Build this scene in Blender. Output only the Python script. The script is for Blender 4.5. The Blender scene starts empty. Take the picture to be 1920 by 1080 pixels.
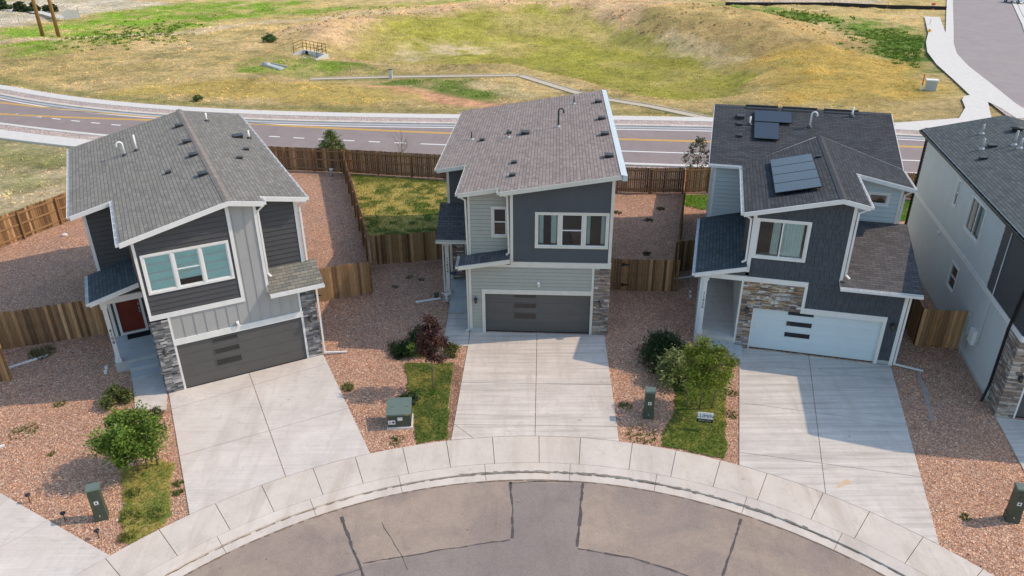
import bpy, bmesh, math, random
import numpy as np
from mathutils import Vector, Matrix
from mathutils.geometry import tessellate_polygon
random.seed(7)
RNG = np.random.default_rng(11)
SC = bpy.context.scene
COL = SC.collection
R = math.radians

# ---------------------------------------------------------------- camera, sky, sun, exposure
cd = bpy.data.cameras.new('camera'); cam = bpy.data.objects.new('camera', cd); COL.objects.link(cam)
cd.sensor_width = 36.0; cd.lens = 36.0*1420/1920; cd.clip_start = 0.5; cd.clip_end = 3000
pt, rl = R(27.0), R(-0.3)
fw = Vector((0, math.cos(pt), -math.sin(pt))); r0 = Vector((1, 0, 0)); u0 = Vector((0, math.sin(pt), math.cos(pt)))
rt = r0*math.cos(rl)+u0*math.sin(rl); up = u0*math.cos(rl)-r0*math.sin(rl)
cam.matrix_world = Matrix(((rt.x, up.x, -fw.x, 0), (rt.y, up.y, -fw.y, 0), (rt.z, up.z, -fw.z, 17.3), (0, 0, 0, 1)))
SC.camera = cam
SUN_AZ, SUN_EL = 7.0, 43.5
w = bpy.data.worlds.new('World'); SC.world = w; w.use_nodes = True
nt = w.node_tree; bg = nt.nodes['Background']
sky = nt.nodes.new('ShaderNodeTexSky'); sky.sky_type = 'NISHITA'; sky.sun_disc = False
sky.sun_elevation = R(SUN_EL); sky.sun_rotation = R(90-SUN_AZ); sky.dust_density = 5; sky.air_density = 2.0; sky.ozone_density = 2.2; sky.altitude = 1900
nt.links.new(sky.outputs[0], bg.inputs[0]); bg.inputs[1].default_value = 0.15
sl = bpy.data.lights.new('sun', 'SUN'); sl.energy = 2.35; sl.angle = R(0.5); sl.color = (1.0, 0.80, 0.60)
so = bpy.data.objects.new('sun', sl); COL.objects.link(so)
sd = Vector((math.cos(R(SUN_AZ))*math.cos(R(SUN_EL)), math.sin(R(SUN_AZ))*math.cos(R(SUN_EL)), math.sin(R(SUN_EL))))
so.rotation_euler = sd.to_track_quat('Z', 'Y').to_euler(); so.location = sd*80
SC.view_settings.view_transform = 'Standard'; SC.view_settings.look = 'None'; SC.view_settings.gamma = 1
SC.view_settings.exposure = 0.45

# ---------------------------------------------------------------- materials
MATS = {}
class NT:
    def __init__(s, name):
        s.m = bpy.data.materials.new(name); s.m.use_nodes = True; s.t = s.m.node_tree
        s.b = s.t.nodes['Principled BSDF']; MATS[name] = s.m
    def n(s, typ, ins=None, **kw):
        nd = s.t.nodes.new('ShaderNode'+typ)
        for k, v in kw.items(): setattr(nd, k, v)
        for k, v in (ins or {}).items():
            if isinstance(v, bpy.types.NodeSocket): s.t.links.new(v, nd.inputs[k])
            else: nd.inputs[k].default_value = v
        return nd
    def link(s, a, b): s.t.links.new(a, b)
    def coord(s, kind='Object', scale=None):
        c = s.n('TexCoord').outputs[kind]
        if scale is not None:
            c = s.n('Mapping', {'Vector': c, 'Scale': scale}).outputs[0]
        return c
    def noise(s, vec, scale, detail=3.0, rough=.55, dist=0.0):
        return s.n('TexNoise', {'Vector': vec, 'Scale': scale, 'Detail': detail, 'Roughness': rough, 'Distortion': dist}).outputs['Fac']
    def ramp(s, fac, stops):
        nd = s.n('ValToRGB', {'Fac': fac}); el = nd.color_ramp.elements
        while len(el) < len(stops): el.new(0.5)
        for e, (p, c) in zip(el, stops):
            e.position = p; e.color = (c, c, c, 1) if isinstance(c, (int, float)) else (*c, 1)
        return nd.outputs['Color']
    def mix(s, fac, a, b, mode='MIX'):
        nd = s.n('Mix', data_type='RGBA', blend_type=mode)
        for i, v in ((0, fac), (6, a), (7, b)):
            if isinstance(v, bpy.types.NodeSocket): s.t.links.new(v, nd.inputs[i])
            else: nd.inputs[i].default_value = v if i == 0 else (*v, 1)
        return nd.outputs[2]
    def out(s, col=None, rough=.8, bump=None, bstr=.4, bdist=.02, spec=.3, metal=0.0):
        b = s.b
        if col is not None:
            if isinstance(col, bpy.types.NodeSocket): s.link(col, b.inputs['Base Color'])
            else: b.inputs['Base Color'].default_value = (*col, 1)
        if isinstance(rough, bpy.types.NodeSocket): s.link(rough, b.inputs['Roughness'])
        else: b.inputs['Roughness'].default_value = rough
        b.inputs['Specular IOR Level'].default_value = spec; b.inputs['Metallic'].default_value = metal
        if bump is not None:
            nb = s.n('Bump', {'Height': bump, 'Strength': bstr, 'Distance': bdist}); s.link(nb.outputs[0], b.inputs['Normal'])
        return s.m

def paint(name, col, rough=.55, var=.12, scale=1.3, spec=.3, dirt=None):
    t = NT(name); c = t.coord()
    f = t.ramp(t.noise(c, scale, 4, .65), [(.25, 1-var), (.75, 1+var)])
    base = t.mix(1.0, col, f, 'MULTIPLY')
    g = t.ramp(t.noise(c, scale*14, 2), [(.3, 1-var*.5), (.7, 1+var*.5)])
    base = t.mix(1.0, base, g, 'MULTIPLY')
    if dirt:
        base = t.mix(t.ramp(t.noise(t.coord(scale=(1.5, 1.5, .35)), 2.2, 5, .7), [(.5, 0.0), (.85, .5)]), base, dirt)
    return t.out(base, rough, spec=spec)

def m_gravel(name, pal, cell=20.0):
    t = NT(name); c = t.coord()
    dv = t.n('TexNoise', {'Vector': c, 'Scale': 40.0}).outputs['Color']
    cc = t.n('VectorMath', {0: c, 1: t.n('VectorMath', {0: dv, 1: (.02, .02, .02)}, operation='MULTIPLY').outputs[0]}, operation='ADD').outputs[0]
    v = t.n('TexVoronoi', {'Vector': cc, 'Scale': cell}); sep = t.n('SeparateColor', {'Color': v.outputs['Color']})
    col = t.ramp(sep.outputs[0], pal); col.node.color_ramp.interpolation = 'CONSTANT'
    v2 = t.n('TexVoronoi', {'Vector': cc, 'Scale': cell*2.1}); s2 = t.n('SeparateColor', {'Color': v2.outputs['Color']})
    col2 = t.ramp(s2.outputs[1], pal); col2.node.color_ramp.interpolation = 'CONSTANT'
    col = t.mix(t.ramp(sep.outputs[2], [(.55, 0.0), (.56, 1.0)]), col, col2)
    big = t.ramp(t.noise(c, .55, 5, .65), [(.3, (.84, .86, .9)), (.55, (1, 1, 1)), (.75, (1.12, 1.06, .98))])
    col = t.mix(1.0, col, big, 'MULTIPLY')
    br = t.ramp(sep.outputs[1], [(0, .68), (1, 1.3)]); col = t.mix(1.0, col, br, 'MULTIPLY')
    h = t.n('Math', {0: v.outputs['Distance'], 1: sep.outputs[1]}, operation='SUBTRACT').outputs[0]
    return t.out(col, .85, h, 1.0, .035, .25)

def m_concrete(name, base, streak=0.0, ang=0.0, stain=1.0, warm=(.60, .55, .49)):
    t = NT(name); c = t.coord()
    n1 = t.ramp(t.noise(c, .7, 6, .7), [(.3, .84), (.7, 1.06)])
    col = t.mix(1.0, base, n1, 'MULTIPLY')
    col = t.mix(t.ramp(t.noise(c, .38, 4, .6, .8), [(.45, 0.0), (.75, .55)]), col, warm)
    st = t.ramp(t.noise(c, 1.9, 6, .75, .6), [(.56, 0.0), (.78, .42*stain)])
    col = t.mix(st, col, tuple(b*.55 for b in base))
    if streak:
        cr = t.n('Mapping', {'Vector': c, 'Rotation': (0, 0, -ang), 'Scale': (.16, 5.0, 1)}).outputs[0]
        s = t.ramp(t.noise(cr, 1.0, 5, .7), [(.34, .70), (.5, .95), (.66, 1.07)])
        col = t.mix(streak, col, t.mix(1.0, col, s, 'MULTIPLY'))
        cr2 = t.n('Mapping', {'Vector': c, 'Rotation': (0, 0, -ang), 'Scale': (.5, 26.0, 1)}).outputs[0]
        col = t.mix(1.0, col, t.ramp(t.noise(cr2, 1.0, 2), [(.35, .93), (.65, 1.04)]), 'MULTIPLY')
    tk = t.n('Mapping', {'Vector': c, 'Rotation': (0, 0, -ang), 'Scale': (1.5, .22, 1)}).outputs[0]
    col = t.mix(t.ramp(t.noise(tk, 1.0, 5, .65, .5), [(.5, 0.0), (.72, .42*stain)]), col, (base[0]*.70, base[1]*.66, base[2]*.62))
    vs = t.n('TexVoronoi', {'Vector': c, 'Scale': .85}); col = t.mix(t.ramp(vs.outputs['Distance'], [(.0, .75), (.05, .35), (.075, 0.0)]), col, tuple(b*.45 for b in base))
    sp = t.ramp(t.noise(c, 55, 2), [(.3, .92), (.7, 1.07)]); col = t.mix(1.0, col, sp, 'MULTIPLY')
    return t.out(col, .85, t.noise(c, 120, 2), .15, .004, .3)

def m_asphalt(name, base, patch, amt=.6):
    t = NT(name); c = t.coord()
    col = t.mix(t.ramp(t.noise(c, .33, 5, .62, .7), [(.38, 0.0), (.72, amt)]), base, patch)
    col = t.mix(t.ramp(t.noise(c, 1.4, 6, .72, .4), [(.5, 0.0), (.82, .45)]), col, tuple(b*.62 for b in base))
    vs = t.n('TexVoronoi', {'Vector': c, 'Scale': 1.1}); col = t.mix(t.ramp(vs.outputs['Distance'], [(.0, .8), (.035, .4), (.06, 0.0)]), col, tuple(b*.35 for b in base))
    tk = t.noise(t.coord(scale=(1.2, .18, 1)), 1.0, 5, .7, 1.2); col = t.mix(t.ramp(tk, [(.5, 0.0), (.8, .35)]), col, tuple(b*.7 for b in base))
    sp = t.ramp(t.noise(c, 30, 4, .8), [(.25, .72), (.75, 1.3)]); col = t.mix(1.0, col, sp, 'MULTIPLY')
    return t.out(col, .9, t.noise(c, 90, 2), .3, .006, .25)

def m_shingle(name, c1, c2, mort, bw=.34, rh=.145):
    t = NT(name); uv = t.coord('UV')
    b = t.n('TexBrick', {'Vector': uv, 'Color1': (*c1, 1), 'Color2': (*c2, 1), 'Mortar': (*mort, 1), 'Scale': 1.0, 'Mortar Size': .010,
                         'Mortar Smooth': .2, 'Bias': 0.0, 'Brick Width': bw, 'Row Height': rh}, offset=.5, offset_frequency=2)
    col = b.outputs['Color']
    b2 = t.n('TexBrick', {'Vector': t.n('Mapping', {'Vector': uv, 'Location': (.11, 0, 0)}).outputs[0], 'Color1': (1.07, 1.06, 1.05, 1), 'Color2': (.90, .905, .92, 1), 'Mortar': (.9, .9, .9, 1), 'Scale': 1.0, 'Mortar Size': 0.0,
                          'Brick Width': bw*.61, 'Row Height': rh}, offset=.37, offset_frequency=3)
    col = t.mix(1.0, col, b2.outputs['Color'], 'MULTIPLY')
    col = t.mix(1.0, col, t.ramp(t.noise(uv, .5, 5, .65), [(.3, .92), (.7, 1.06)]), 'MULTIPLY')
    col = t.mix(1.0, col, t.ramp(t.noise(uv, 60, 2), [(.3, .9), (.7, 1.1)]), 'MULTIPLY')
    # each course is a wedge: thick at its lower edge
    sx = t.n('SeparateXYZ', {'Vector': uv}); fr = t.n('Math', {0: sx.outputs[1], 1: 1/rh}, operation='MULTIPLY').outputs[0]
    fr = t.n('Math', {0: fr}, operation='FRACT').outputs[0]
    h = t.n('Math', {0: 1.0, 1: fr}, operation='SUBTRACT').outputs[0]
    h = t.n('Math', {0: h, 1: b2.outputs['Fac']}, operation='SUBTRACT').outputs[0]
    return t.out(col, .92, h, .9, .02, .2)

def m_attr(name, var=.2, scale=6.0, rough=.85, spec=.25, stretch=None, bump=0.0, trans=0.0):
    t = NT(name); a = t.n('Attribute', attribute_name='tone').outputs['Color']
    c = t.coord(scale=stretch) if stretch else t.coord()
    nz = t.noise(c, scale, 4, .65)
    col = t.mix(1.0, a, t.ramp(nz, [(.25, 1-var), (.75, 1+var)]), 'MULTIPLY')
    t.out(col, rough, nz if bump else None, bump, .02, spec)
    if trans:
        tr = t.n('BsdfTranslucent', {'Color': col}); mx = t.n('MixShader', {0: trans, 1: t.b.outputs[0], 2: tr.outputs[0]})
        t.link(mx.outputs[0], t.t.nodes['Material Output'].inputs[0])
    return t.m

PAL = [(0, (0.665, 0.349, 0.211)), (0.16, (0.517, 0.246, 0.148)), (0.32, (0.738, 0.446, 0.291)), (0.46, (0.384, 0.2, 0.132)), (0.58, (0.804, 0.533, 0.357)), (0.68, (0.566, 0.316, 0.211)), (0.8, (0.445, 0.294, 0.228)), (0.9, (0.804, 0.621, 0.473)), (0.96, (0.274, 0.147, 0.107))]
m_gravel('gravel', PAL, 24); m_gravel('gravel_mulch', [(q, tuple(v*.58 for v in c)) for q, c in PAL], 20)
m_gravel('road_rock', [(0, (.52, .40, .35)), (.25, (.42, .31, .27)), (.5, (.60, .50, .44)), (.75, (.36, .27, .24)), (.88, (.66, .58, .52))], 11)
m_concrete('concrete_left', (.67, .62, .565), .25, R(27.4), 1.5, (.62, .54, .46)); m_concrete('concrete_mid', (.68, .61, .54), .95, R(-3.3), 1.6); m_concrete('concrete_right', (.67, .62, .56), .95, R(-14.5), 1.4)
m_concrete('concrete', (.64, .575, .51), 0, 0, 1.5, (.62, .53, .42)); m_concrete('slab', (.54, .56, .56), .4, 0, .5, (.5, .5, .48))
m_asphalt('asphalt_main', (.262, .216, .207), (.31, .255, .235), .7); m_asphalt('asphalt_court', (.278, .226, .194), (.44, .345, .265), .85)
m_asphalt('asphalt_patch', (.242, .206, .188), (.31, .26, .225), .7); m_asphalt('asphalt_side', (.30, .265, .26), (.35, .31, .30), .7)
m_shingle('shingle_grey', (.265, .252, .22), (.20, .191, .168), (.10, .097, .09)); m_shingle('shingle_brown', (.315, .268, .245), (.235, .20, .183), (.12, .10, .095))
m_shingle('shingle_black', (.070, .076, .084), (.045, .05, .056), (.018, .018, .02)); m_shingle('shingle_slate', (.105, .125, .128), (.07, .085, .09), (.03, .034, .036))
m_shingle('shingle_pent_grey', (.25, .235, .19), (.165, .165, .15), (.075, .075, .07))
m_shingle('shingle_ash', (.135, .128, .13), (.088, .086, .09), (.05, .05, .052))
paint('white_trim', (.74, .74, .73), .5, .05, 2, dirt=(.55, .53, .5)); paint('cream_trim', (.64, .62, .56), .5, .06, 2, dirt=(.5, .47, .42))
paint('siding_charcoal', (.075, .075, .08), .6, .1); paint('siding_batten_grey', (.37, .37, .365), .6, .05); paint('siding_slate', (.078, .085, .094), .6, .1)
paint('siding_sage', (.36, .365, .33), .6, .06); paint('siding_blue', (.50, .58, .61), .6, .05); paint('siding_pale_grey', (.54, .57, .575), .6, .05)
paint('garage_grey', (.105, .102, .10), .5, .07); paint('lamp_smoke', (.12, .11, .10), .3); paint('channel_tan', (.52, .45, .34), .9, .12, 2); paint('garage_white', (.62, .71, .75), .5, .03); paint('door_red', (.16, .028, .015), .45, .08); paint('door_dark', (.03, .026, .025), .5)
paint('black_metal', (.018, .018, .02), .45, .1, spec=.5); paint('green_metal', (.060, .080, .058), .5, .15, 3, .4, (.09, .10, .08)); paint('green_lid', (.13, .175, .15), .5, .1, 3); paint('vent_dark', (.05, .053, .058), .5, .1)
paint('pvc', (.78, .78, .77), .4, .04); paint('galvanised', (.36, .38, .39), .4, .15, spec=.5); paint('white_paint', (.72, .72, .70), .7, .12, 6); paint('yellow_paint', (.78, .43, .04), .7, .08, 5); paint('ridge_brown', (.225, .195, .17), .9, .25, 3); paint('ridge_black', (.062, .066, .072), .9, .2, 3)
paint('crack_sealer', (.095, .082, .08), .7, .25, 3); paint('foundation', (.42, .45, .46), .85, .15, 5); paint('label_white', (.75, .75, .75), .5); paint('orange_plastic', (.65, .16, .04), .5)
paint('bark', (.19, .145, .105), .9, .25, 8); paint('pole_wood', (.30, .165, .065), .85, .2, 3); paint('rust_rail', (.045, .03, .018), .7, .3, 6); paint('culvert_concrete', (.62, .60, .56), .85, .1, 3)
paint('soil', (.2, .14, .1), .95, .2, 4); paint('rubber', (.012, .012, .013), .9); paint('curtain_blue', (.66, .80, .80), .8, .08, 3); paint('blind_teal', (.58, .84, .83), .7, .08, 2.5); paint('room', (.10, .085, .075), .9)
paint('window_film', (.40, .45, .45), .3, .1); paint('bone', (.68, .66, .62), .7, .1, 9); paint('sign_blue', (.05, .09, .22), .6); paint('sign_cream', (.55, .5, .4), .6); paint('meter_grey', (.42, .45, .45), .5, .08); paint('car_white', (.75, .76, .78), .25, .02, spec=.6)
paint('clay_path', (.52, .30, .20), .95, .15, 1.0); paint('silt_fabric', (.025, .025, .025), .8); paint('stain_rust', (.64, .47, .32), .85, .15, 4); paint('wet_patch', (.37, .305, .265), .9, .2, 4)
m_attr('stone', .28, 9, .9, .2, None, .5); m_attr('fence_wood', .32, 3.0, .9, .15, (9, 9, .9), .3); m_attr('foliage', .1, 5, .6, .3, None, 0, .35); m_attr('grass', .12, 3, .8, .15, None, 0, .25)
m_attr('shake', .12, 4, .7, .25); m_attr('lawn_base', .28, 7, .95, .1, None, .6); 
def m_field():
    t = NT('field_ground'); a = t.n('Attribute', attribute_name='tone').outputs['Color']; c = t.coord()
    col = t.mix(1.0, a, t.ramp(t.noise(c, .9, 6, .75), [(.3, (.56, .58, .52)), (.5, (1, 1, 1)), (.7, (1.32, 1.28, 1.2))]), 'MULTIPLY')
    col = t.mix(1.0, col, t.ramp(t.noise(t.coord(scale=(1, 2.0, 1)), 4.2, 5, .78), [(.34, .66), (.5, 1.08), (.68, 1.5)]), 'MULTIPLY')
    t.out(col, .95, t.noise(c, 2.6, 6, .8), 1.0, .4, .1)
m_field()
def m_glass():
    t = NT('glass'); g = t.n('BsdfGlossy', {'Color': (.9, .95, 1, 1), 'Roughness': .02}); tr = t.n('BsdfTransparent', {'Color': (.93, .97, .97, 1)})
    fr = t.n('Fresnel', {'IOR': 1.6}); f2 = t.n('Math', {0: fr.outputs[0], 1: .03}, operation='ADD'); mx = t.n('MixShader', {0: f2.outputs[0], 1: tr.outputs[0], 2: g.outputs[0]})
    t.link(mx.outputs[0], t.t.nodes['Material Output'].inputs[0])
m_glass()
t = NT('dark_glass'); t.out((.02, .02, .022), .08, spec=.6)
t = NT('solar'); uvn = t.coord(); b = t.n('TexBrick', {'Vector': uvn, 'Color1': (.030, .040, .058, 1), 'Color2': (.033, .043, .062, 1), 'Mortar': (.05, .06, .08, 1), 'Scale': 1.0, 'Mortar Size': .004, 'Brick Width': .16, 'Row Height': .16}, offset=0.0); t.out(b.outputs['Color'], .22, spec=.55)

# ---------------------------------------------------------------- mesh helpers
class MB:
    def __init__(s): s.v = []; s.f = []; s.mi = []; s.c = []; s.uv = []
    def face(s, pts, mi=0, col=None, uv=None):
        i = len(s.v); s.v.extend([tuple(p) for p in pts]); s.f.append(tuple(range(i, i+len(pts)))); s.mi.append(mi); s.c.append(col or (1, 1, 1)); s.uv.append(uv); return s
    def hexa(s, b, t, mi=0, col=None):        # b, t: four bottom and four top points, same winding (ccw from above)
        i = len(s.v); s.v.extend([tuple(p) for p in list(b)+list(t)])
        for q in ((3, 2, 1, 0), (4, 5, 6, 7), (0, 1, 5, 4), (1, 2, 6, 5), (2, 3, 7, 6), (3, 0, 4, 7)):
            s.f.append(tuple(i+k for k in q)); s.mi.append(mi); s.c.append(col or (1, 1, 1)); s.uv.append(None)
        return s
    def box(s, x0, x1, y0, y1, z0, z1, mi=0, col=None):
        q = ((x0, y0), (x1, y0), (x1, y1), (x0, y1)); return s.hexa([(a, b, z0) for a, b in q], [(a, b, z1) for a, b in q], mi, col)
    def bar(s, p, q, wd, ht, mi=0, col=None, upv=(0, 0, 1)):   # box of section wd x ht along p-q
        p, q = Vector(p), Vector(q); d = (q-p).normalized(); u = Vector(upv)
        sdv = d.cross(u)
        if sdv.length < 1e-4: sdv = d.cross(Vector((1, 0, 0)))
        sdv.normalize(); u = sdv.cross(d).normalized(); a, b = sdv*wd/2, u*ht/2
        return s.hexa([p-a-b, p+a-b, q+a-b, q-a-b], [p-a+b, p+a+b, q+a+b, q-a+b], mi, col)
    def prism(s, poly, z0, z1, mi=0, col=None, top_mi=None):
        n = len(poly); A = sum(poly[i][0]*poly[(i+1) % n][1]-poly[(i+1) % n][0]*poly[i][1] for i in range(n))
        if A < 0: poly = poly[::-1]
        zt = z1 if callable(z1) else (lambda x, y: z1); zb = z0 if callable(z0) else (lambda x, y: z0)
        s.face([(x, y, zt(x, y)) for x, y in poly], mi if top_mi is None else top_mi, col)
        s.face([(x, y, zb(x, y)) for x, y in poly[::-1]], mi, col)
        for i in range(n):
            a, b = poly[i], poly[(i+1) % n]; s.face([(a[0], a[1], zb(*a)), (b[0], b[1], zb(*b)), (b[0], b[1], zt(*b)), (a[0], a[1], zt(*a))], mi, col)
        return s
    def tube(s, pts, r, n=8, mi=0, col=None, cap=True):
        pts = [Vector(p) for p in pts]; rs = r if isinstance(r, (list, tuple)) else [r]*len(pts); i0 = len(s.v)
        ref = Vector((0.31, 0.83, 0.2)).normalized()
        for k, p in enumerate(pts):
            d = (pts[min(k+1, len(pts)-1)]-pts[max(k-1, 0)]).normalized(); a = d.cross(ref)
            if a.length < .05: a = d.cross(Vector((1, 0, 0)))
            a.normalize(); b = d.cross(a)
            for j in range(n):
                th = 2*math.pi*j/n; s.v.append(tuple(p+(a*math.cos(th)+b*math.sin(th))*rs[k]))
        for k in range(len(pts)-1):
            for j in range(n):
                A, B = i0+k*n+j, i0+k*n+(j+1) % n; s.f.append((A, A+n, B+n, B)); s.mi.append(mi); s.c.append(col or (1, 1, 1)); s.uv.append(None)
        if cap:
            for base, rev in ((i0, False), (i0+(len(pts)-1)*n, True)):
                f = list(range(base, base+n)); s.f.append(tuple(f[::-1] if rev else f)); s.mi.append(mi); s.c.append(col or (1, 1, 1)); s.uv.append(None)
        return s
    def build(s, name, mats, parent=None, smooth=False, loc=None):
        me = bpy.data.meshes.new(name); me.from_pydata(s.v, [], s.f)
        for m in (mats if isinstance(mats, (list, tuple)) else [mats]): me.materials.append(MATS[m])
        me.polygons.foreach_set('material_index', s.mi)
        if any(c != (1, 1, 1) for c in s.c):
            ca = me.color_attributes.new('tone', 'FLOAT_COLOR', 'CORNER'); buf = []
            for f, c in zip(s.f, s.c): buf.extend([c[0], c[1], c[2], 1.0]*len(f))
            ca.data.foreach_set('color', buf)
        if any(u is not None for u in s.uv):
            ul = me.uv_layers.new(name='UVMap'); buf = []
            for f, u in zip(s.f, s.uv):
                for k in range(len(f)): buf.extend(u[k] if u else (0, 0))
            ul.data.foreach_set('uv', buf)
        if smooth: me.polygons.foreach_set('use_smooth', [True]*len(s.f))
        me.update(); o = bpy.data.objects.new(name, me); COL.objects.link(o)
        if loc is not None: o.location = loc
        if parent is not None: o.parent = parent
        return o

def tag(o, label=None, cat=None, group=None, kind=None):
    if label: o['label'] = label
    if cat: o['category'] = cat
    if group: o['group'] = group
    if kind: o['kind'] = kind
    return o
def thing(name, label, cat, loc=(0, 0, 0), rz=0.0, group=None):
    o = bpy.data.objects.new(name, None); o.empty_display_size = .3; COL.objects.link(o); o.location = loc; o.rotation_euler = (0, 0, rz)
    return tag(o, label, cat, group)
def structure(o): o['kind'] = 'structure'; return o
def copy_tree(o, parent=None):
    c = o.copy(); COL.objects.link(c)
    if parent is not None: c.parent = parent
    for ch in list(o.children): copy_tree(ch, c)
    return c
def text_mesh(name, s, size, depth, m, parent, M):
    cu = bpy.data.curves.new(name, 'FONT'); cu.body = s; cu.size = size; cu.extrude = depth/2; cu.align_x = 'CENTER'; cu.align_y = 'CENTER'; cu.resolution_u = 3
    tmp = bpy.data.objects.new('tmp', cu); COL.objects.link(tmp); bpy.context.view_layer.update()
    me = bpy.data.meshes.new_from_object(tmp.evaluated_get(bpy.context.evaluated_depsgraph_get())); bpy.data.objects.remove(tmp); bpy.data.curves.remove(cu)
    me.transform(M); me.materials.clear(); me.materials.append(MATS[m]); o = bpy.data.objects.new(name, me); COL.objects.link(o); o.parent = parent; return o

def clip(poly, a, b, c):          # keep a*x+b*y<=c
    out = []; n = len(poly)
    for i in range(n):
        p, q = poly[i], poly[(i+1) % n]; dp, dq = a*p[0]+b*p[1]-c, a*q[0]+b*q[1]-c
        if dp <= 1e-9: out.append(p)
        if (dp < -1e-9 and dq > 1e-9) or (dp > 1e-9 and dq < -1e-9):
            t = dp/(dp-dq); out.append((p[0]+t*(q[0]-p[0]), p[1]+t*(q[1]-p[1])))
    return out if len(out) >= 3 else []
def holes_out(poly, holes):       # convex poly minus axis-aligned rectangles -> convex pieces
    ps = [poly]
    for (x0, x1, z0, z1) in holes:
        nx = []
        for p in ps:
            for q in (clip(p, 0, 1, z0), clip(p, 0, -1, -z1)):
                if q: nx.append(q)
            m = clip(clip(p, 0, -1, -z0) or [], 0, 1, z1) if p else []
            if m:
                for q in (clip(m, 1, 0, x0), clip(m, -1, 0, -x1)):
                    if q: nx.append(q)
        ps = nx
    return ps
def wallmap(p0, along, nrm):
    p0, along, nrm = Vector(p0), Vector(along), Vector(nrm)
    return lambda s, z, off=0.0: p0+along*s+nrm*off+Vector((0, 0, z))
def lap(mb, poly, holes, W, course=.18, th=.024, zbase=0.0, flip=False, shakes=False, tone=None, gap=.013):
    z0 = min(p[1] for p in poly); z1 = max(p[1] for p in poly); k = math.floor((z0-zbase)/course)
    rnd = random.Random(5)
    def emit(pts3, col=None):
        mb.face(pts3[::-1] if flip else pts3, 0, col)
    while zbase+k*course < z1:
        a, b = zbase+k*course, zbase+(k+1)*course; k += 1
        strip = clip(clip(poly, 0, -1, -a) or [], 0, 1, b)
        if not strip: continue
        parts = []
        if shakes:
            xs0, xs1 = min(p[0] for p in strip), max(p[0] for p in strip); x = xs0-rnd.random()*.2
            while x < xs1:
                wd = rnd.uniform(.11, .30); q = clip(clip(strip, -1, 0, -x-.006) or [], 1, 0, x+wd-.006)
                g = rnd.uniform(.95, 1.06)
                if q: parts.append((q, tuple(c*g for c in tone), rnd.uniform(-.003, .008)))
                x += wd
        else: parts = [(strip, None, 0)]
        for pl, colr, dth in parts:
            for q in holes_out(pl, holes):
                off = lambda z: (th+dth)*(1-(z-a)/(b-a))+.002
                zc = b-gap; qm = clip(q, 0, 1, zc) if gap and not shakes else q; qg = clip(q, 0, -1, -zc) if gap and not shakes else []
                if qm: emit([W(x, z, off(z)) for x, z in qm], colr)
                if qg:
                    emit([W(x, z, -.035) for x, z in qg], colr); xa, xb = min(p[0] for p in qg), max(p[0] for p in qg)
                    if min(p[1] for p in qg) < zc+1e-6: emit([W(xa, zc, off(zc)), W(xb, zc, off(zc)), W(xb, zc, -.035), W(xa, zc, -.035)], colr)
                lo = [p for p in q if abs(p[1]-a) < 1e-6]
                if len(lo) >= 2:
                    xa, xb = min(p[0] for p in lo), max(p[0] for p in lo)
                    emit([W(xb, a, off(a)), W(xa, a, off(a)), W(xa, a, -.02), W(xb, a, -.02)], colr)
    if shakes:
        for q in holes_out(poly, holes): emit([W(x, z, -.004) for x, z in q], tuple(c*.5 for c in tone))
    return mb
def flatwall(mb, poly, holes, W, flip=False):
    for q in holes_out(poly, holes):
        p3 = [W(x, z, 0) for x, z in q]; mb.face(p3[::-1] if flip else p3)
    return mb
def wbox(mb, W, s0, s1, z0, z1, o0, o1, mi=0, col=None):   # box on a wall: s-range, z-range, offset range
    return mb.hexa([W(s0, z0, o1), W(s1, z0, o1), W(s1, z0, o0), W(s0, z0, o0)], [W(s0, z1, o1), W(s1, z1, o1), W(s1, z1, o0), W(s0, z1, o0)], mi, col)
def fr_rect(mb, W, s0, s1, z0, z1, wd, o0, o1, mi=0):
    wbox(mb, W, s0, s0+wd, z0, z1, o0, o1, mi); wbox(mb, W, s1-wd, s1, z0, z1, o0, o1, mi); wbox(mb, W, s0+wd, s1-wd, z0, z0+wd, o0, o1, mi); wbox(mb, W, s0+wd, s1-wd, z1-wd, z1, o0, o1, mi)
    return mb
STONE1 = [(.22, .22, .23), (.15, .15, .16), (.29, .29, .295), (.10, .10, .11), (.38, .375, .37), (.18, .175, .175)]
STONE2 = [(.26, .20, .17), (.36, .31, .27), (.17, .135, .125), (.46, .43, .40), (.22, .19, .18), (.31, .24, .18)]
STONE3 = [(.30, .20, .12), (.45, .42, .39), (.20, .16, .14), (.56, .55, .54), (.36, .27, .18), (.27, .24, .23), (.16, .13, .12), (.48, .38, .27)]
def stone(mb, W, s0, s1, z0, z1, pal, holes=(), seed=1, big=1.0):
    big *= .72
    rnd = random.Random(seed); z = z0
    wbox(mb, W, s0+.01, s1-.01, z0, z1-.005, -.02, .012, 0, (.045, .042, .04)) if not holes else None
    while z < z1-.01:
        h = min(rnd.choice((.06, .075, .09, .11))*big, z1-z); s = s0
        if z1-z-h < .04: h = z1-z
        while s < s1-.005:
            wd = rnd.uniform(.16, .55)*big
            if s1-s-wd < .1: wd = s1-s
            c = rnd.choice(pal); g = rnd.uniform(.75, 1.25)
            for q in holes_out([(s+.004, z+.004), (s+wd-.004, z+.004), (s+wd-.004, z+h-.004), (s+.004, z+h-.004)], holes):
                xs = [p[0] for p in q]; zs = [p[1] for p in q]
                if len(q) >= 4: wbox(mb, W, min(xs), max(xs), min(zs), max(zs), -.02, rnd.uniform(.02, .065), 0, tuple(v*g for v in c))
            s += wd
        z += h
    return mb
def stone_backing(mb, W, poly, holes):
    for q in holes_out(poly, holes): mb.face([W(x, z, .004) for x, z in q], 0, (.045, .042, .04))

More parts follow.
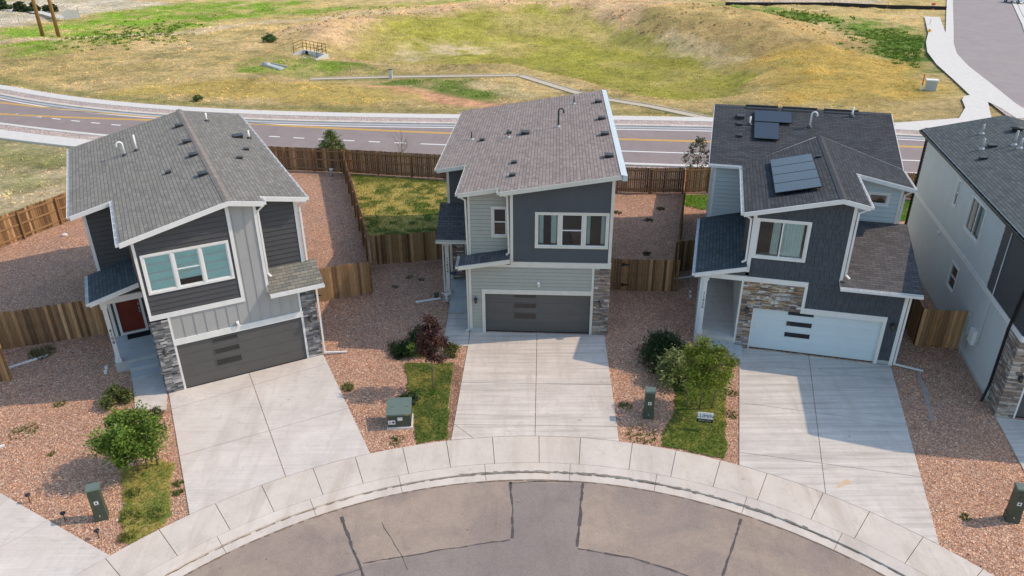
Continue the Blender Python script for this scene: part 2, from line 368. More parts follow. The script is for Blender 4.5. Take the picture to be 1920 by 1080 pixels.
def slab_roof(mb, poly, zf, th, uvax, uv0=(0, 0)):   # shingled slab: material 0 top, 1 edges and underside
    n = len(poly); A = sum(poly[i][0]*poly[(i+1) % n][1]-poly[(i+1) % n][0]*poly[i][1] for i in range(n))
    if A < 0: poly = poly[::-1]
    ex, ey = uvax                    # along the eave; up the slope in plan with stretch
    uv = [((x*ex[0]+y*ex[1]), (x*ey[0]+y*ey[1])) for x, y in poly]
    top = [(x, y, zf(x, y)) for x, y in poly]
    for tri in tessellate_polygon([[Vector(p) for p in top]]):
        t = list(tri); a, b, c = (Vector(top[k]) for k in t)
        if (b-a).cross(c-a).z < 0: t = t[::-1]
        mb.face([top[k] for k in t], 0, None, [uv[k] for k in t])
        mb.face([(top[k][0], top[k][1], top[k][2]-th) for k in t[::-1]], 1)
    for i in range(n):
        a, b = top[i], top[(i+1) % n]; mb.face([(a[0], a[1], a[2]-th), (b[0], b[1], b[2]-th), b, a], 1)
    return mb
def gutter(mb, p, q, out):           # open trough along p-q (points on the eave top edge), out = outward direction
    p, q, o = Vector(p), Vector(q), Vector(out).normalized(); d = (q-p).normalized()
    zt, zb = Vector((0, 0, -.035)), Vector((0, 0, -.145))
    for a0, a1, b0, b1 in ((.003, .015, zb, zt), (.105, .118, zb, zt)):
        mb.hexa([p+o*a0+b0, q+o*a0+b0, q+o*a1+b0, p+o*a1+b0], [p+o*a0+b1, q+o*a0+b1, q+o*a1+b1, p+o*a1+b1])
    mb.hexa([p+o*.015+zb, q+o*.015+zb, q+o*.105+zb, p+o*.105+zb], [p+o*.015+zb*.86, q+o*.015+zb*.86, q+o*.105+zb*.86, p+o*.105+zb*.86])
    for e, sg in ((p, 1), (q, -1)):
        f = d*sg*.012; mb.hexa([e+o*.015+zb, e+f+o*.015+zb, e+f+o*.105+zb, e+o*.105+zb], [e+o*.015+zt, e+f+o*.015+zt, e+f+o*.105+zt, e+o*.105+zt])
    L = (q-p).length; k = 1
    while k*.75 < L:                # hangers across the trough
        c = p+d*(k*.75); mb.hexa([c+o*.015+zt*1.5, c+d*.03+o*.015+zt*1.5, c+d*.03+o*.105+zt*1.5, c+o*.105+zt*1.5], [c+o*.015+zt, c+d*.03+o*.015+zt, c+d*.03+o*.105+zt, c+o*.105+zt]); k += 1
    return mb
def fascia_line(mb, p, q, out, h=.19, th=.03, drop=.012):
    p, q, o = Vector(p), Vector(q), Vector(out).normalized(); a, b = Vector((0, 0, -h)), Vector((0, 0, -drop))
    return mb.hexa([p+o*.003+a, q+o*.003+a, q+o*th+a, p+o*th+a], [p+o*.003+b, q+o*.003+b, q+o*th+b, p+o*th+b])
def fascias(parent, m, lines):
    for p, q, o in lines: mb = MB(); fascia_line(mb, p, q, o); mb.build('fascia', m, parent)
def window(parent, W, s0, s1, z0, z1, lights, trim='white_trim', tw=.09, inside=None, deep=.5, label=None):
    """lights: list of (s0,s1,kind) within the trim; kind 'fixed'/'hung'/'open'. The wall must have a hole s0..s1, z0..z1."""
    mb = MB(); fr_rect(mb, W, s0, s1, z0, z1, tw, -.05, .045)
    for (a, b, k), (c, d, k2) in zip(lights[:-1], lights[1:]): wbox(mb, W, b, c, z0+tw, z1-tw, -.05, .038)
    win = mb.build('window', trim, parent)
    if label: win['label'] = label
    for a, b, k in lights:
        m = MB(); za, zb = z0+tw, z1-tw; fr_rect(m, W, a, b, za, zb, .045, -.06, .012); zm = (za+zb)/2
        if k == 'hung': wbox(m, W, a+.045, b-.045, zm-.022, zm+.022, -.06, .008)
        if k == 'slide': sm = (a+b)/2; wbox(m, W, sm-.03, sm+.03, za+.045, zb-.045, -.06, .01)
        m.build('sash', 'white_trim', win)
        g = MB(); g.face([W(a+.04, za+.04, -.02), W(b-.04, za+.04, -.02), W(b-.04, zb-.04, -.02), W(a+.04, zb-.04, -.02)]); g.build('pane', 'glass', win)
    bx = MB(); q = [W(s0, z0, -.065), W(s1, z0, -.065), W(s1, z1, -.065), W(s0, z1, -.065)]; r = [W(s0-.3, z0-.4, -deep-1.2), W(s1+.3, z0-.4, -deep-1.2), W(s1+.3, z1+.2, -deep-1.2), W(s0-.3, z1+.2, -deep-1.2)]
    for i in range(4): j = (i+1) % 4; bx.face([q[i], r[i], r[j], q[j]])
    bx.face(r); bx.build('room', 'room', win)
    return win
def curtain(win, W, a, b, z0, z1, off, m='curtain_blue', n=5):
    mb = MB(); N = n*6; pts = [(a+(b-a)*i/N, off-.03*math.sin(2*math.pi*n*i/N)) for i in range(N+1)]
    for (x, o), (x2, o2) in zip(pts[:-1], pts[1:]): mb.face([W(x, z0, o), W(x2, z0, o2), W(x2, z1, o2), W(x, z1, o)])
    return mb.build('curtain', m, win, True)
def lantern(parent, W, s, z):
    mb = MB(); wbox(mb, W, s-.05, s+.05, z-.1, z+.1, .02, .06)
    p = W(s, z+.02, .16); mb.tube([W(s, z+.16, .06), W(s, z+.2, .12), W(s, z+.17, .16)], .014, 6)
    mb.tube([p+Vector((0, 0, .16)), p+Vector((0, 0, .10)), p+Vector((0, 0, .085))], [.02, .075, .085], 8); mb.tube([p+Vector((0, 0, -.12)), p+Vector((0, 0, -.1))], .05, 8)
    for k in range(4): th = k*math.pi/2; d = Vector((math.cos(th)*.065, math.sin(th)*.065, 0)); mb.tube([p+d+Vector((0, 0, .085)), p+d*.75+Vector((0, 0, -.11))], .007, 4)
    L = mb.build('wall_lamp', 'black_metal', parent); g = MB(); g.tube([p+Vector((0, 0, -.09)), p+Vector((0, 0, .08))], [.045, .06], 8); g.build('lamp_glass', 'lamp_smoke', L); return L
def flood(parent, W, s, z):
    mb = MB(); wbox(mb, W, s-.06, s+.06, z-.02, z+.08, .02, .06); mb.tube([W(s, z+.06, .05), W(s, z+.1, .14)], [.03, .055], 8); mb.tube([W(s, z-.03, .05), W(s+.03, z-.06, .13)], [.03, .05], 8)
    return mb.build('floodlight', 'pvc', parent)
def downspout(parent, pts, m='white_trim', w_=.075):
    mb = MB()
    for p, q in zip(pts[:-1], pts[1:]): mb.bar(p, q, w_, w_*.8, upv=(0, .7, .7) if abs(Vector(q).z-Vector(p).z) > .8*(Vector(q)-Vector(p)).length else (0, 0, 1))
    for p in pts[1:-1]: mb.box(p[0]-w_*.52, p[0]+w_*.52, p[1]-w_*.46, p[1]+w_*.46, p[2]-w_*.45, p[2]+w_*.45)
    return mb.build('downspout', m, parent)
def roof_vent(roof, u, v, z, du, dv, size=.34, slope=.22):      # box hood on the slope; (du,dv) points up the slope
    mb = MB(); d = Vector((du, dv, 0)).normalized(); s = Vector((-d.y, d.x, 0)); p = Vector((u, v, z)); a = size/2; Z = lambda q, h: Vector((0, 0, slope*q+h))
    P = lambda q, e, h: p+d*q+s*e+Z(q, h)
    mb.hexa([P(-a, -a, -.03), P(a, -a, -.03), P(a, a, -.03), P(-a, a, -.03)], [P(-a, -a, .13*size/.34), P(a, -a, .06), P(a, a, .06), P(-a, a, .13*size/.34)])
    o = mb.build('roof_vent', 'black_metal', roof); mb = MB(); b = a*1.12; h0, h1 = .13*size/.34, .06
    mb.hexa([P(-b, -b, h0), P(b, -b, h1), P(b, b, h1), P(-b, b, h0)], [P(-b, -b, h0+.025), P(b*.9, -b*.9, h1+.03), P(b*.9, b*.9, h1+.03), P(-b, b, h0+.025)]); mb.build('vent_lid', 'vent_dark', o); return o
def vent_pipe(roof, u, v, z, h, m='pvc', r=.045, hook=None):
    mb = MB(); pts = [(u, v, z-.1), (u, v, z+h)]
    if hook:
        hx, hy = hook; pts = [(u, v, z-.1), (u, v, z+h-.1)]+[(u+hx*.13*(1-math.cos(a)), v+hy*.13*(1-math.cos(a)), z+h-.1+.13*math.sin(a)) for a in (.5, 1.0, 1.57, 2.1, 2.64, 3.14)]; e = pts[-1]; pts.append((e[0], e[1], e[2]-.1))
    mb.tube(pts, r, 10); o = mb.build('vent_pipe', m, roof, True)
    fl = MB(); fl.tube([(u, v, z-.05), (u, v, z+.02), (u, v, z+.09)], [.15, .13, r+.012], 10); fl.build('flashing', 'galvanised' if m != 'pvc' else 'vent_dark', o); return o
def number(parent, digits, W, s, z_top, size, pitch, off, m='black_metal'):
    for i, ch in enumerate(digits):
        o_ = W(s, z_top-i*pitch, off); x = (W(1, 0)-W(0, 0)).normalized(); nrm = (W(0, 0, 1)-W(0, 0, 0)).normalized()
        M = Matrix(((x.x, 0, nrm.x, o_.x), (x.y, 0, nrm.y, o_.y), (0, 1, 0, o_.z), (0, 0, 0, 1))); text_mesh('house_number_digit', ch, size, .012, m, parent, M)
def garage_door(parent, s0, s1, z1, vv, m, rows=4, wins=((2.0, 2.95),), zs=((1.76, 1.93), (1.24, 1.46), (.70, .96)), glass='dark_glass'):
    W = wallmap((0, vv, 0), (1, 0, 0), (0, -1, 0)); mb = MB(); h = z1/rows
    for k in range(rows): wbox(mb, W, s0, s1, k*h+.003, (k+1)*h-.012, -.05, 0)
    wbox(mb, W, s0, s1, 0, z1, -.06, -.008)
    d = mb.build('garage_door', m, parent); g = MB()
    for a, b in wins:
        for za, zb in zs:
            q = MB(); fr_rect(q, W, a-.03, b+.03, za-.03, zb+.03, .03, -.01, .014); q.build('window_frame', m, d)
            p = MB(); wbox(p, W, a, b, za, zb, -.005, .006); p.build('door_window', glass, d)
    s = MB(); wbox(s, W, s0, s1, -.01, .035, -.04, .01); s.build('bottom_seal', 'rubber', d); return d

# ---------------------------------------------------------------- houses
def front(v): return wallmap((0, v, 0), (1, 0, 0), (0, -1, 0))
def left(u): return wallmap((u, 0, 0), (0, -1, 0), (-1, 0, 0))     # s = -v
def right(u): return wallmap((u, 0, 0), (0, 1, 0), (1, 0, 0))      # s = v
def rear(v): return wallmap((0, v, 0), (-1, 0, 0), (0, 1, 0))      # s = -u
def wall(parent, m, pieces, W, holes=(), course=.18, label=None, **k):
    mb = MB()
    for p in pieces: lap(mb, p, holes, W, course, **k)
    o = mb.build('wall', m, parent)
    if label: o['label'] = label
    return o
def trims(parent, m, lst, name='trim_board'):
    out = []
    for W, s0, s1, z0, z1, *o in lst:
        mb = MB(); wbox(mb, W, s0, s1, z0, z1, o[0] if o else -.02, o[1] if len(o) > 1 else .04); out.append(mb.build(name, m, parent))
    return out
def rect(a, b, c, d): return [(a, c), (b, c), (b, d), (a, d)]
def fill_box(parent, x0, x1, y0, y1, z0, z1, m='siding_charcoal'):
    mb = MB(); mb.box(x0, x1, y0, y1, z0, z1); return mb
def slope_uv(axis, s):    # unit vectors for shingle coordinates; axis = direction of the eave
    st = math.sqrt(1+s*s)
    return ((0, 1), (st, 0)) if axis == 'v' else ((1, 0), (0, st))

# ======== house 1, left
H1 = thing('house', 'two storey house with grey gable roof, red front door and number 6108 on porch post', 'house', (-13.65, 24.88, 0), R(27.4), 'houses round the court')
def z1(u, v=0): return 7.6-.237*(3.48-u) if u <= 3.48 else 7.6-.19*(u-3.48)
TT = .17
wall(H1, 'siding_charcoal', [[(.1, 3.5), (3.36, 3.5), (3.36, z1(3.36)-TT), (.1, z1(.1)-TT)]], front(0), [(.19, 3.27, 4.36, 5.97)], .205, gap=.017)
# board and batten: tall panel, then the band over the garage
mb = MB(); W = front(0)
flatwall(mb, [(3.36, 3.3), (4.45, 3.3), (4.45, z1(4.45)-TT), (3.48, z1(3.48)-TT), (3.36, z1(3.36)-TT)], [], W); flatwall(mb, rect(.63, 5.6, 2.3, 3.3), [], W); flatwall(mb, rect(4.45, 5.6, 3.3, 3.52), [], W)
for k in range(12):
    s = .69+.41*k
    if s < 5.5: wbox(mb, W, s, s+.045, 2.32, 3.3 if s < 3.4 else (3.5 if s > 4.4 else z1(s)-.2), -.01, .022)
wbox(mb, W, 3.5, 4.35, 5.02, 5.035, -.01, .006)
mb.build('wall', 'siding_batten_grey', H1)['label'] = 'light grey board and batten wall'
wall(H1, 'siding_charcoal', [[(4.45, 4.0), (6.0, 4.0), (6.0, z1(6)-TT), (4.45, z1(4.45)-TT)]], front(.65), [], .205, gap=.017)
wall(H1, 'siding_charcoal', [rect(-5.0, 0, .45, z1(0)-TT)], left(0), [], .205, gap=.017); wall(H1, 'siding_charcoal', [[(-1.45, .45), (0, .45), (0, z1(0)-TT), (-1.45, z1(-1.45)-TT)]], front(5.0), [(-1.35, -.23, .45, 2.62)], .205, gap=.017)
wall(H1, 'siding_charcoal', [rect(-14.75, -5.0, 0, z1(-1.55)-TT)], left(-1.55), [], .205, gap=.017); wall(H1, 'siding_charcoal', [rect(.65, 14.75, 0, z1(6.1)-TT)], right(6.1), [], .205, gap=.017)
wall(H1, 'siding_charcoal', [[(-6.1, 0), (1.55, 0), (1.55, z1(-1.55)-TT), (-3.48, z1(3.48)-TT), (-6.1, z1(6.1)-TT)]], rear(14.75), [], .205, gap=.017)
mb = MB(); flatwall(mb, rect(0, .65, 3.4, z1(4.45)-TT), [], right(4.45)); mb.build('wall', 'siding_batten_grey', H1)
mb = MB(); flatwall(mb, rect(0, .65, 0, 3.5), [], right(6.15)); flatwall(mb, rect(-.5, 0, 0, 3.3), [], left(0.02)); mb.build('wall', 'siding_charcoal', H1)
trims(H1, 'white_trim', [(front(0), 0, .1, 3.5, z1(0)-TT), (front(0), .0, 3.36, 3.3, 3.5, -.02, .05), (front(0), 3.36, 3.49, 3.3, z1(3.4)-TT, -.02, .045), (front(0), 4.35, 4.46, 3.5, z1(4.45)-TT, -.02, .04),
  (front(.65), 5.98, 6.12, 4.0, z1(6.1)-TT), (front(5.0), -1.57, -1.45, .45, z1(-1.55)-TT), (front(0), .61, 5.62, 2.05, 2.3, -.02, .05), (front(0), .61, .69, 0, 2.05, -.12, .025), (front(0), 5.53, 5.62, 0, 2.05, -.12, .025),
  (front(0), .61, .69, 2.3, 3.3), (front(0), 5.52, 5.6, 2.3, 3.5), (right(6.11), .66, .78, 0, z1(6.1)-TT, -.02, .02)])
for a, b, sd_ in ((0, .61, 1), (5.62, 6.18, 2)):
    mb = MB(); stone(mb, front(0), a, b, 0, 3.22, STONE1, seed=sd_)
    if sd_ == 1: stone(mb, left(0), -.55, 0, 0, 3.22, STONE1, seed=5)
    else: stone(mb, right(6.15), 0, .6, 0, 3.22, STONE1, seed=6)
    mb.build('stone_pillar', 'stone', H1)
garage_door(H1, .69, 5.53, 2.06, .03, 'garage_grey')
win = window(H1, front(0), .19, 3.27, 4.36, 5.97, [(.28, 1.2, 'fixed'), (1.29, 2.17, 'hung'), (2.26, 3.18, 'fixed')])
for a, b, zb in ((.32, 1.16, 4.48), (1.33, 2.13, 4.72), (2.30, 3.14, 4.48)):
    m = MB(); W = front(0); zs = [zb+(5.86-zb)*k/4 for k in range(5)]
    for k in range(4): m.face([W(a, zs[k]+.012, -.045), W(b, zs[k]+.012, -.045), W(b, zs[k+1], -.03), W(a, zs[k+1], -.03)])
    bl = m.build('blind', 'blind_teal', win); m = MB()
    for z in zs[1:4]: wbox(m, W, a, b, z-.012, z+.03, -.034, -.026)
    m.build('blind_fold', 'white_trim', bl)
lantern(H1, front(.0), .24, 1.86); lantern(H1, front(.0), 5.85, 1.88); flood(H1, front(0), 3.05, 2.42)
# roof
rf = MB()
slab_roof(rf, [(-.35, -.35), (3.48, -.35), (3.48, 15.1), (-1.97, 15.1), (-1.97, 4.55), (-.35, 4.55)], z1, .16, ((0, 1), (1.028, 0)))
slab_roof(rf, [(3.48, -.35), (4.71, -.35), (4.71, .28), (6.43, .28), (6.43, 15.1), (3.48, 15.1)], z1, .16, ((0, 1), (-1.018, 0)))
roof1 = rf.build('roof', ['shingle_grey', 'white_trim'], H1)
m = MB(); 
for k in range(78): y = -.36+.2*k; m.hexa([(3.48-.15, y, z1(3.33)+.004), (3.48, y, 7.61), (3.48, y+.22, 7.625), (3.33, y+.22, z1(3.33)+.012)], [(3.33, y, z1(3.33)+.012), (3.48, y, 7.62), (3.48, y+.22, 7.64), (3.33, y+.22, z1(3.33)+.024)]); m.hexa([(3.48, y, 7.61), (3.63, y, z1(3.63)+.004), (3.63, y+.22, z1(3.63)+.012), (3.48, y+.22, 7.625)], [(3.48, y, 7.62), (3.63, y, z1(3.63)+.012), (3.63, y+.22, z1(3.63)+.024), (3.48, y+.22, 7.64)])
m.build('ridge_cap', 'ridge_brown', roof1)
def P1(u, v): return (u, v, z1(u))
for p, q, o in ((P1(-.35, -.35), P1(3.48, -.35), (0, -1, 0)), (P1(3.48, -.35), P1(4.71, -.35), (0, -1, 0)), (P1(4.71, .28), P1(6.43, .28), (0, -1, 0)), (P1(-1.97, 4.55), P1(-.35, 4.55), (0, -1, 0)), (P1(-1.97, 15.1), P1(3.48, 15.1), (0, 1, 0)), (P1(3.48, 15.1), P1(6.43, 15.1), (0, 1, 0))): fascias(roof1, 'white_trim', [(p, q, o)])
for p, q, o in ((P1(-.35, -.35), P1(-.35, 4.5), (-1, 0, 0)), (P1(-1.97, 4.6), P1(-1.97, 15.1), (-1, 0, 0)), (P1(4.71, -.35), P1(4.71, .27), (1, 0, 0)), (P1(6.43, .3), P1(6.43, 15.1), (1, 0, 0))):
    m = MB(); gutter(m, p, q, o); m.build('gutter', 'white_trim', roof1)
for v in (11.96, 8.81, 6.49, 3.52): roof_vent(roof1, 3.13, v, z1(3.13), 1, 0)
roof_vent(roof1, 5.5, 9.72, z1(5.5), -1, 0, .42)
for u, v in ((1.95, 5.36), (5.46, 7.3), (4.92, 5.74)): roof_vent(roof1, u, v, z1(u), 1 if u < 3.4 else -1, 0, .22)
vent_pipe(roof1, .46, 10.31, z1(.46), .62, hook=(-1, -.2)); vent_pipe(roof1, 1.0, 10.4, z1(1.0), .75); vent_pipe(roof1, 4.53, 12.87, z1(4.53), .42); vent_pipe(roof1, 5.99, 9.58, z1(5.99), .40)
# pent roof over the garage's right bay
m = MB(); zp = lambda x, y: 3.56+.62*(y+.4); slab_roof(m, [(4.4, -.42), (6.55, -.42), (6.55, .66), (4.4, .66)], zp, .12, ((1, 0), (0, 1.18)))
pr = m.build('pent_roof', ['shingle_pent_grey', 'white_trim'], H1); m = MB(); gutter(m, (4.4, -.42, 3.56), (6.55, -.42, 3.56), (0, -1, 0)); m.build('gutter', 'white_trim', pr)
downspout(H1, [(4.8, .05, 7.1), (4.53, .12, 6.85), (4.53, .12, 4.2), (4.62, -.02, 4.12)]); downspout(H1, [(6.5, .45, 6.9), (6.2, .58, 6.6), (6.2, .58, 4.25)])
downspout(H1, [(6.33, -.45, 3.42), (6.28, -.1, 3.3), (6.28, -.06, .12), (7.15, -.35, .06)])
# porch
m = MB(); m.box(-1.7, -.03, 2.6, 5.0, 0, .45); m.box(-.85, -.845, 2.6, 5.0, .45, .4505); ps = m.build('porch_slab', 'slab', H1)
for k, (a, b, z) in enumerate(((2.1, 2.6, .30), (1.6, 2.1, .15))): m = MB(); m.box(-1.2, -.03, a, b-.002, 0, z); m.build('step', 'slab', H1)
m = MB(); m.box(-1.62, -1.46, 2.66, 2.82, .46, 3.2); m.box(-1.66, -1.42, 2.62, 2.86, .45, .62); m.box(-1.66, -1.42, 2.62, 2.86, 2.95, 3.12); m.build('porch_post', 'white_trim', H1)
number(H1, '6108', front(2.65), -1.54, 1.95, .19, .185, .006)
m = MB(); m.box(-1.66, -.02, 2.62, 2.86, 3.12, 3.38); m.build('porch_beam', 'white_trim', H1)
zp = lambda x, y: 3.52+.25*(x+1.97); m = MB(); flatwall(m, [(-1.6, 3.38), (-.02, 3.38), (-.02, 3.85), (-1.6, 3.5)], [], front(2.72)); m.build('porch_gable', 'siding_charcoal', H1)
m = MB(); slab_roof(m, [(-1.97, 2.2), (-.02, 2.2), (-.02, 4.99), (-1.97, 4.99)], zp, .14, ((0, 1), (1.03, 0))); pr = m.build('porch_roof', ['shingle_slate', 'white_trim'], H1)
m = MB(); gutter(m, (-1.97, 2.2, 3.52), (-1.97, 4.98, 3.52), (-1, 0, 0)); m.build('gutter', 'white_trim', pr); m = MB(); fascia_line(m, (-1.97, 2.2, 3.52), (-.02, 2.2, zp(-.02, 0)), (0, -1, 0)); m.build('fascia', 'white_trim', pr)
m = MB(); W = front(5.0); fr_rect(m, W, -1.35, -.23, .45, 2.62, .1, -.06, .05); dfm = m.build('door_frame', 'white_trim', H1)
m = MB(); wbox(m, W, -1.25, -.33, .5, 2.52, -.06, -.01)
for a, b in ((.62, 1.4), (1.55, 2.4)): fr_rect(m, W, -1.13, -.45, a, b, .03, -.02, 0)
dr = m.build('front_door', 'door_red', H1); m = MB()
for z in (1.45, 1.6, 1.8): wbox(m, W, -.42, -.38, z-.05, z+.05, -.012, .04)
m.build('door_handle', 'galvanised', dr)

# ======== house 2, middle
H2 = thing('house', 'two storey house with brown sloping shed roof, stone strip right of its grey garage door', 'house', (-1.9, 29.62, 0), R(-3.3), 'houses round the court')
def z2(u, v=0): return 7.6-.16*(6.38-u)
wall(H2, 'siding_slate', [[(1.96, 3.55), (6.0, 3.55), (6.0, z2(6)-TT), (1.96, z2(1.96)-TT)]], front(0), [(2.88, 5.97, 4.21, 5.84)], .115, gap=.007)
wall(H2, 'siding_sage', [rect(.12, 5.36, .2, 3.3)], front(0), [(.57, 5.42, 0, 2.2)], .17, gap=.017)
mb = MB(); wbox(mb, front(0), .0, .57, 0, .2, -.05, .012); mb.build('foundation', 'foundation', H2)
wall(H2, 'siding_sage', [[(.1, 3.3), (1.9, 3.3), (1.9, z2(1.9)-TT), (.1, z2(.1)-TT)]], front(.5), [(1.0, 1.74, 4.45, 5.87)], .17, gap=.017)
wall(H2, 'siding_slate', [[(-1.3, .45), (0, .45), (0, z2(0)-TT), (-1.3, z2(-1.3)-TT)]], front(4.5), [(-.66, -.02, .45, 2.6)], .17)
wall(H2, 'siding_sage', [rect(-4.5, 0, 0, 3.4), rect(-4.5, -.5, 3.4, z2(0)-TT)], left(0), [], .17); wall(H2, 'siding_slate', [rect(-14.7, -4.5, 0, z2(-1.4)-TT)], left(-1.4), [], .17)
wall(H2, 'siding_slate', [rect(0, 14.7, 0, z2(6.1)-TT)], right(6.1), [], .17); wall(H2, 'siding_slate', [[(-6.1, 0), (1.4, 0), (1.4, z2(-1.4)-TT), (-6.1, z2(6.1)-TT)]], rear(14.7), [], .17)
wall(H2, 'siding_slate', [rect(-.5, 0, 3.5, z2(1.9)-TT)], left(1.86), [], .17)
trims(H2, 'cream_trim', [(front(0), 1.84, 1.96, 3.55, z2(1.9)-TT), (front(0), 6.0, 6.13, 3.55, z2(6)-TT), (front(0), 1.84, 6.15, 3.3, 3.55, -.02, .055), (front(0), .0, .12, .2, 3.3), (front(0), .57, 5.46, 1.98, 2.2, -.02, .05), (front(0), .57, .71, 0, 1.98, -.12, .045), (front(0), 5.35, 5.46, 0, 1.98, -.12, .045),
  (front(0), 5.36, 5.46, 2.2, 3.3), (front(.5), 0, .1, 3.4, z2(0)-TT), (front(4.5), -1.42, -1.3, .45, z2(-1.4)-TT), (right(6.11), 0, .1, 3.3, z2(6)-TT, -.02, .02), (front(0), -.0, 1.84, 3.3, 3.4, -.02, .045)])
mb = MB(); stone(mb, front(0), 5.47, 6.13, 0, 3.28, STONE2, seed=3, big=1.15); stone(mb, right(6.11), 0, .6, 0, 3.28, STONE2, seed=4, big=1.15); mb.build('stone_pillar', 'stone', H2)
garage_door(H2, .71, 5.35, 1.99, .1, 'garage_grey')
win = window(H2, front(0), 2.88, 5.97, 4.21, 5.84, [(2.97, 3.87, 'fixed'), (3.99, 4.87, 'hung'), (4.98, 5.88, 'fixed')], 'cream_trim')
for a, b in ((3.02, 3.24), (3.56, 3.8), (5.03, 5.2), (5.66, 5.84)): curtain(win, front(0), a, b, 4.36, 5.74, -.16, n=3)
window(H2, front(.5), 1.0, 1.74, 4.45, 5.87, [(1.09, 1.65, 'hung')], 'cream_trim')
lantern(H2, front(0), .31, 1.66); lantern(H2, front(-.03), 5.76, 1.64); flood(H2, front(0), 3.06, 2.5)
rf = MB(); slab_roof(rf, [(1.43, -.35), (6.38, -.35), (6.38, 15.05), (-1.8, 15.05), (-1.8, 4.05), (-.35, 4.05), (-.35, .17), (1.43, .17)], z2, .16, ((0, 1), (1.013, 0))); roof2 = rf.build('roof', ['shingle_brown', 'cream_trim'], H2)
def P2(u, v): return (u, v, z2(u))
for a, b, v in ((1.43, 6.38, -.35), (-.35, 1.43, .17), (-1.8, -.35, 4.05)): fascias(roof2, 'cream_trim', [(P2(a, v), P2(b, v), (0, -1, 0))])
fascias(roof2, 'cream_trim', [(P2(-1.8, 15.05), P2(6.38, 15.05), (0, 1, 0))])
m = MB(); m.hexa([(6.36, -.38, 7.35), (6.56, -.38, 7.35), (6.56, 15.08, 7.35), (6.36, 15.08, 7.35)], [(6.3, -.38, 7.612), (6.56, -.38, 7.57), (6.56, 15.08, 7.57), (6.3, 15.08, 7.612)]); m.build('eave_cap', 'siding_blue', roof2)
for p, q in ((P2(1.43, -.35), P2(1.43, .16)), (P2(-.35, .19), P2(-.35, 4.0)), (P2(-1.8, 4.1), P2(-1.8, 15.05))): m = MB(); gutter(m, p, q, (-1, 0, 0)); m.build('gutter', 'cream_trim', roof2)
for v in (12.21, 8.63, 5.75, 2.28): roof_vent(roof2, 5.98, v, z2(5.98), 1, 0, .36, .16)
roof_vent(roof2, 2.16, 7.96, z2(2.16), 1, 0, .42, .16)
for u, v in ((-.02, 7.87), (1.84, 3.3), (1.86, 1.51), (1.32, 8.48)): roof_vent(roof2, u, v, z2(u), 1, 0, .24, .16)
for u, v, h in ((-.6, 8.32, .42), (1.31, 7.73, .42), (4.66, 12.65, .44)): vent_pipe(roof2, u, v, z2(u), h, 'vent_dark', .035)
vent_pipe(roof2, 3.8, 8.33, z2(3.8), .9, 'vent_dark', .04, hook=(1, 0))
m = MB(); zp = lambda x, y: 3.47+.165*(x+.38)+.1*(y+.35); slab_roof(m, [(-.38, -.42), (1.84, -.42), (1.84, .5), (-.38, .5)], zp, .13, ((0, 1), (1.01, 0))); pr = m.build('pent_roof', ['shingle_ash', 'cream_trim'], H2)
m = MB(); gutter(m, (-.38, -.42, zp(-.38, -.42)), (-.38, .5, zp(-.38, .5)), (-1, 0, 0)); m.build('gutter', 'cream_trim', pr); m = MB(); fascia_line(m, (-.38, -.42, zp(-.38, -.42)), (1.84, -.42, zp(1.84, -.42)), (0, -1, 0)); m.build('fascia', 'cream_trim', pr)
downspout(H2, [(1.36, -.2, 6.68), (1.72, -.02, 6.5), (1.78, -.04, 3.98), (1.66, -.08, 3.88)], 'cream_trim'); downspout(H2, [(-.42, .3, 6.4), (-.08, .42, 6.15), (-.04, .44, 3.62)], 'cream_trim'); downspout(H2, [(-.42, -.3, 3.35), (-.06, .02, 3.2), (-.05, .02, .12), (-.2, -.1, .08)], 'cream_trim')
m = MB(); m.box(-1.58, -.03, 2.8, 6.0, 0, .45); m.build('porch_slab', 'slab', H2)
for a, b, z in ((2.2, 2.8, .30), (1.65, 2.2, .15)): m = MB(); m.box(-1.2, -.03, a, b-.002, 0, z); m.build('step', 'slab', H2)
m = MB(); m.box(-1.43, -1.25, 2.9, 3.08, .46, 3.1); m.box(-1.48, -1.2, 2.86, 3.12, .45, .6); m.box(-1.48, -1.2, 2.86, 3.12, 2.95, 3.1); m.build('porch_post', 'cream_trim', H2)
number(H2, '11414', front(2.89), -1.34, 2.28, .19, .17, .006)
m = MB(); m.box(-1.48, -.03, 2.86, 3.12, 3.1, 3.3); m.build('porch_beam', 'cream_trim', H2)
mb = MB(); stone(mb, front(4.5), -1.28, -.72, .45, 3.2, STONE2, seed=9); mb.build('stone_pillar', 'stone', H2)
m = MB(); W = front(4.5); fr_rect(m, W, -.68, -.02, .45, 2.6, .07, -.06, .03); m.build('door_frame', 'cream_trim', H2); m = MB(); wbox(m, W, -.61, -.05, .5, 2.55, -.06, -.01); m.build('front_door', 'door_dark', H2)
zp = lambda x, y: 3.36+.6*(y-2.6); m = MB(); slab_roof(m, [(-1.78, 2.6), (-.02, 2.6), (-.02, 4.49), (-1.78, 4.49)], zp, .13, ((1, 0), (0, 1.17))); pr = m.build('porch_roof', ['shingle_ash', 'cream_trim'], H2)
m = MB(); gutter(m, (-1.78, 2.6, 3.36), (-.02, 2.6, 3.36), (0, -1, 0)); m.build('gutter', 'cream_trim', pr); downspout(H2, [(-1.66, 2.55, 3.24), (-1.52, 2.9, 3.0), (-1.52, 2.92, .4)], 'cream_trim', .06)

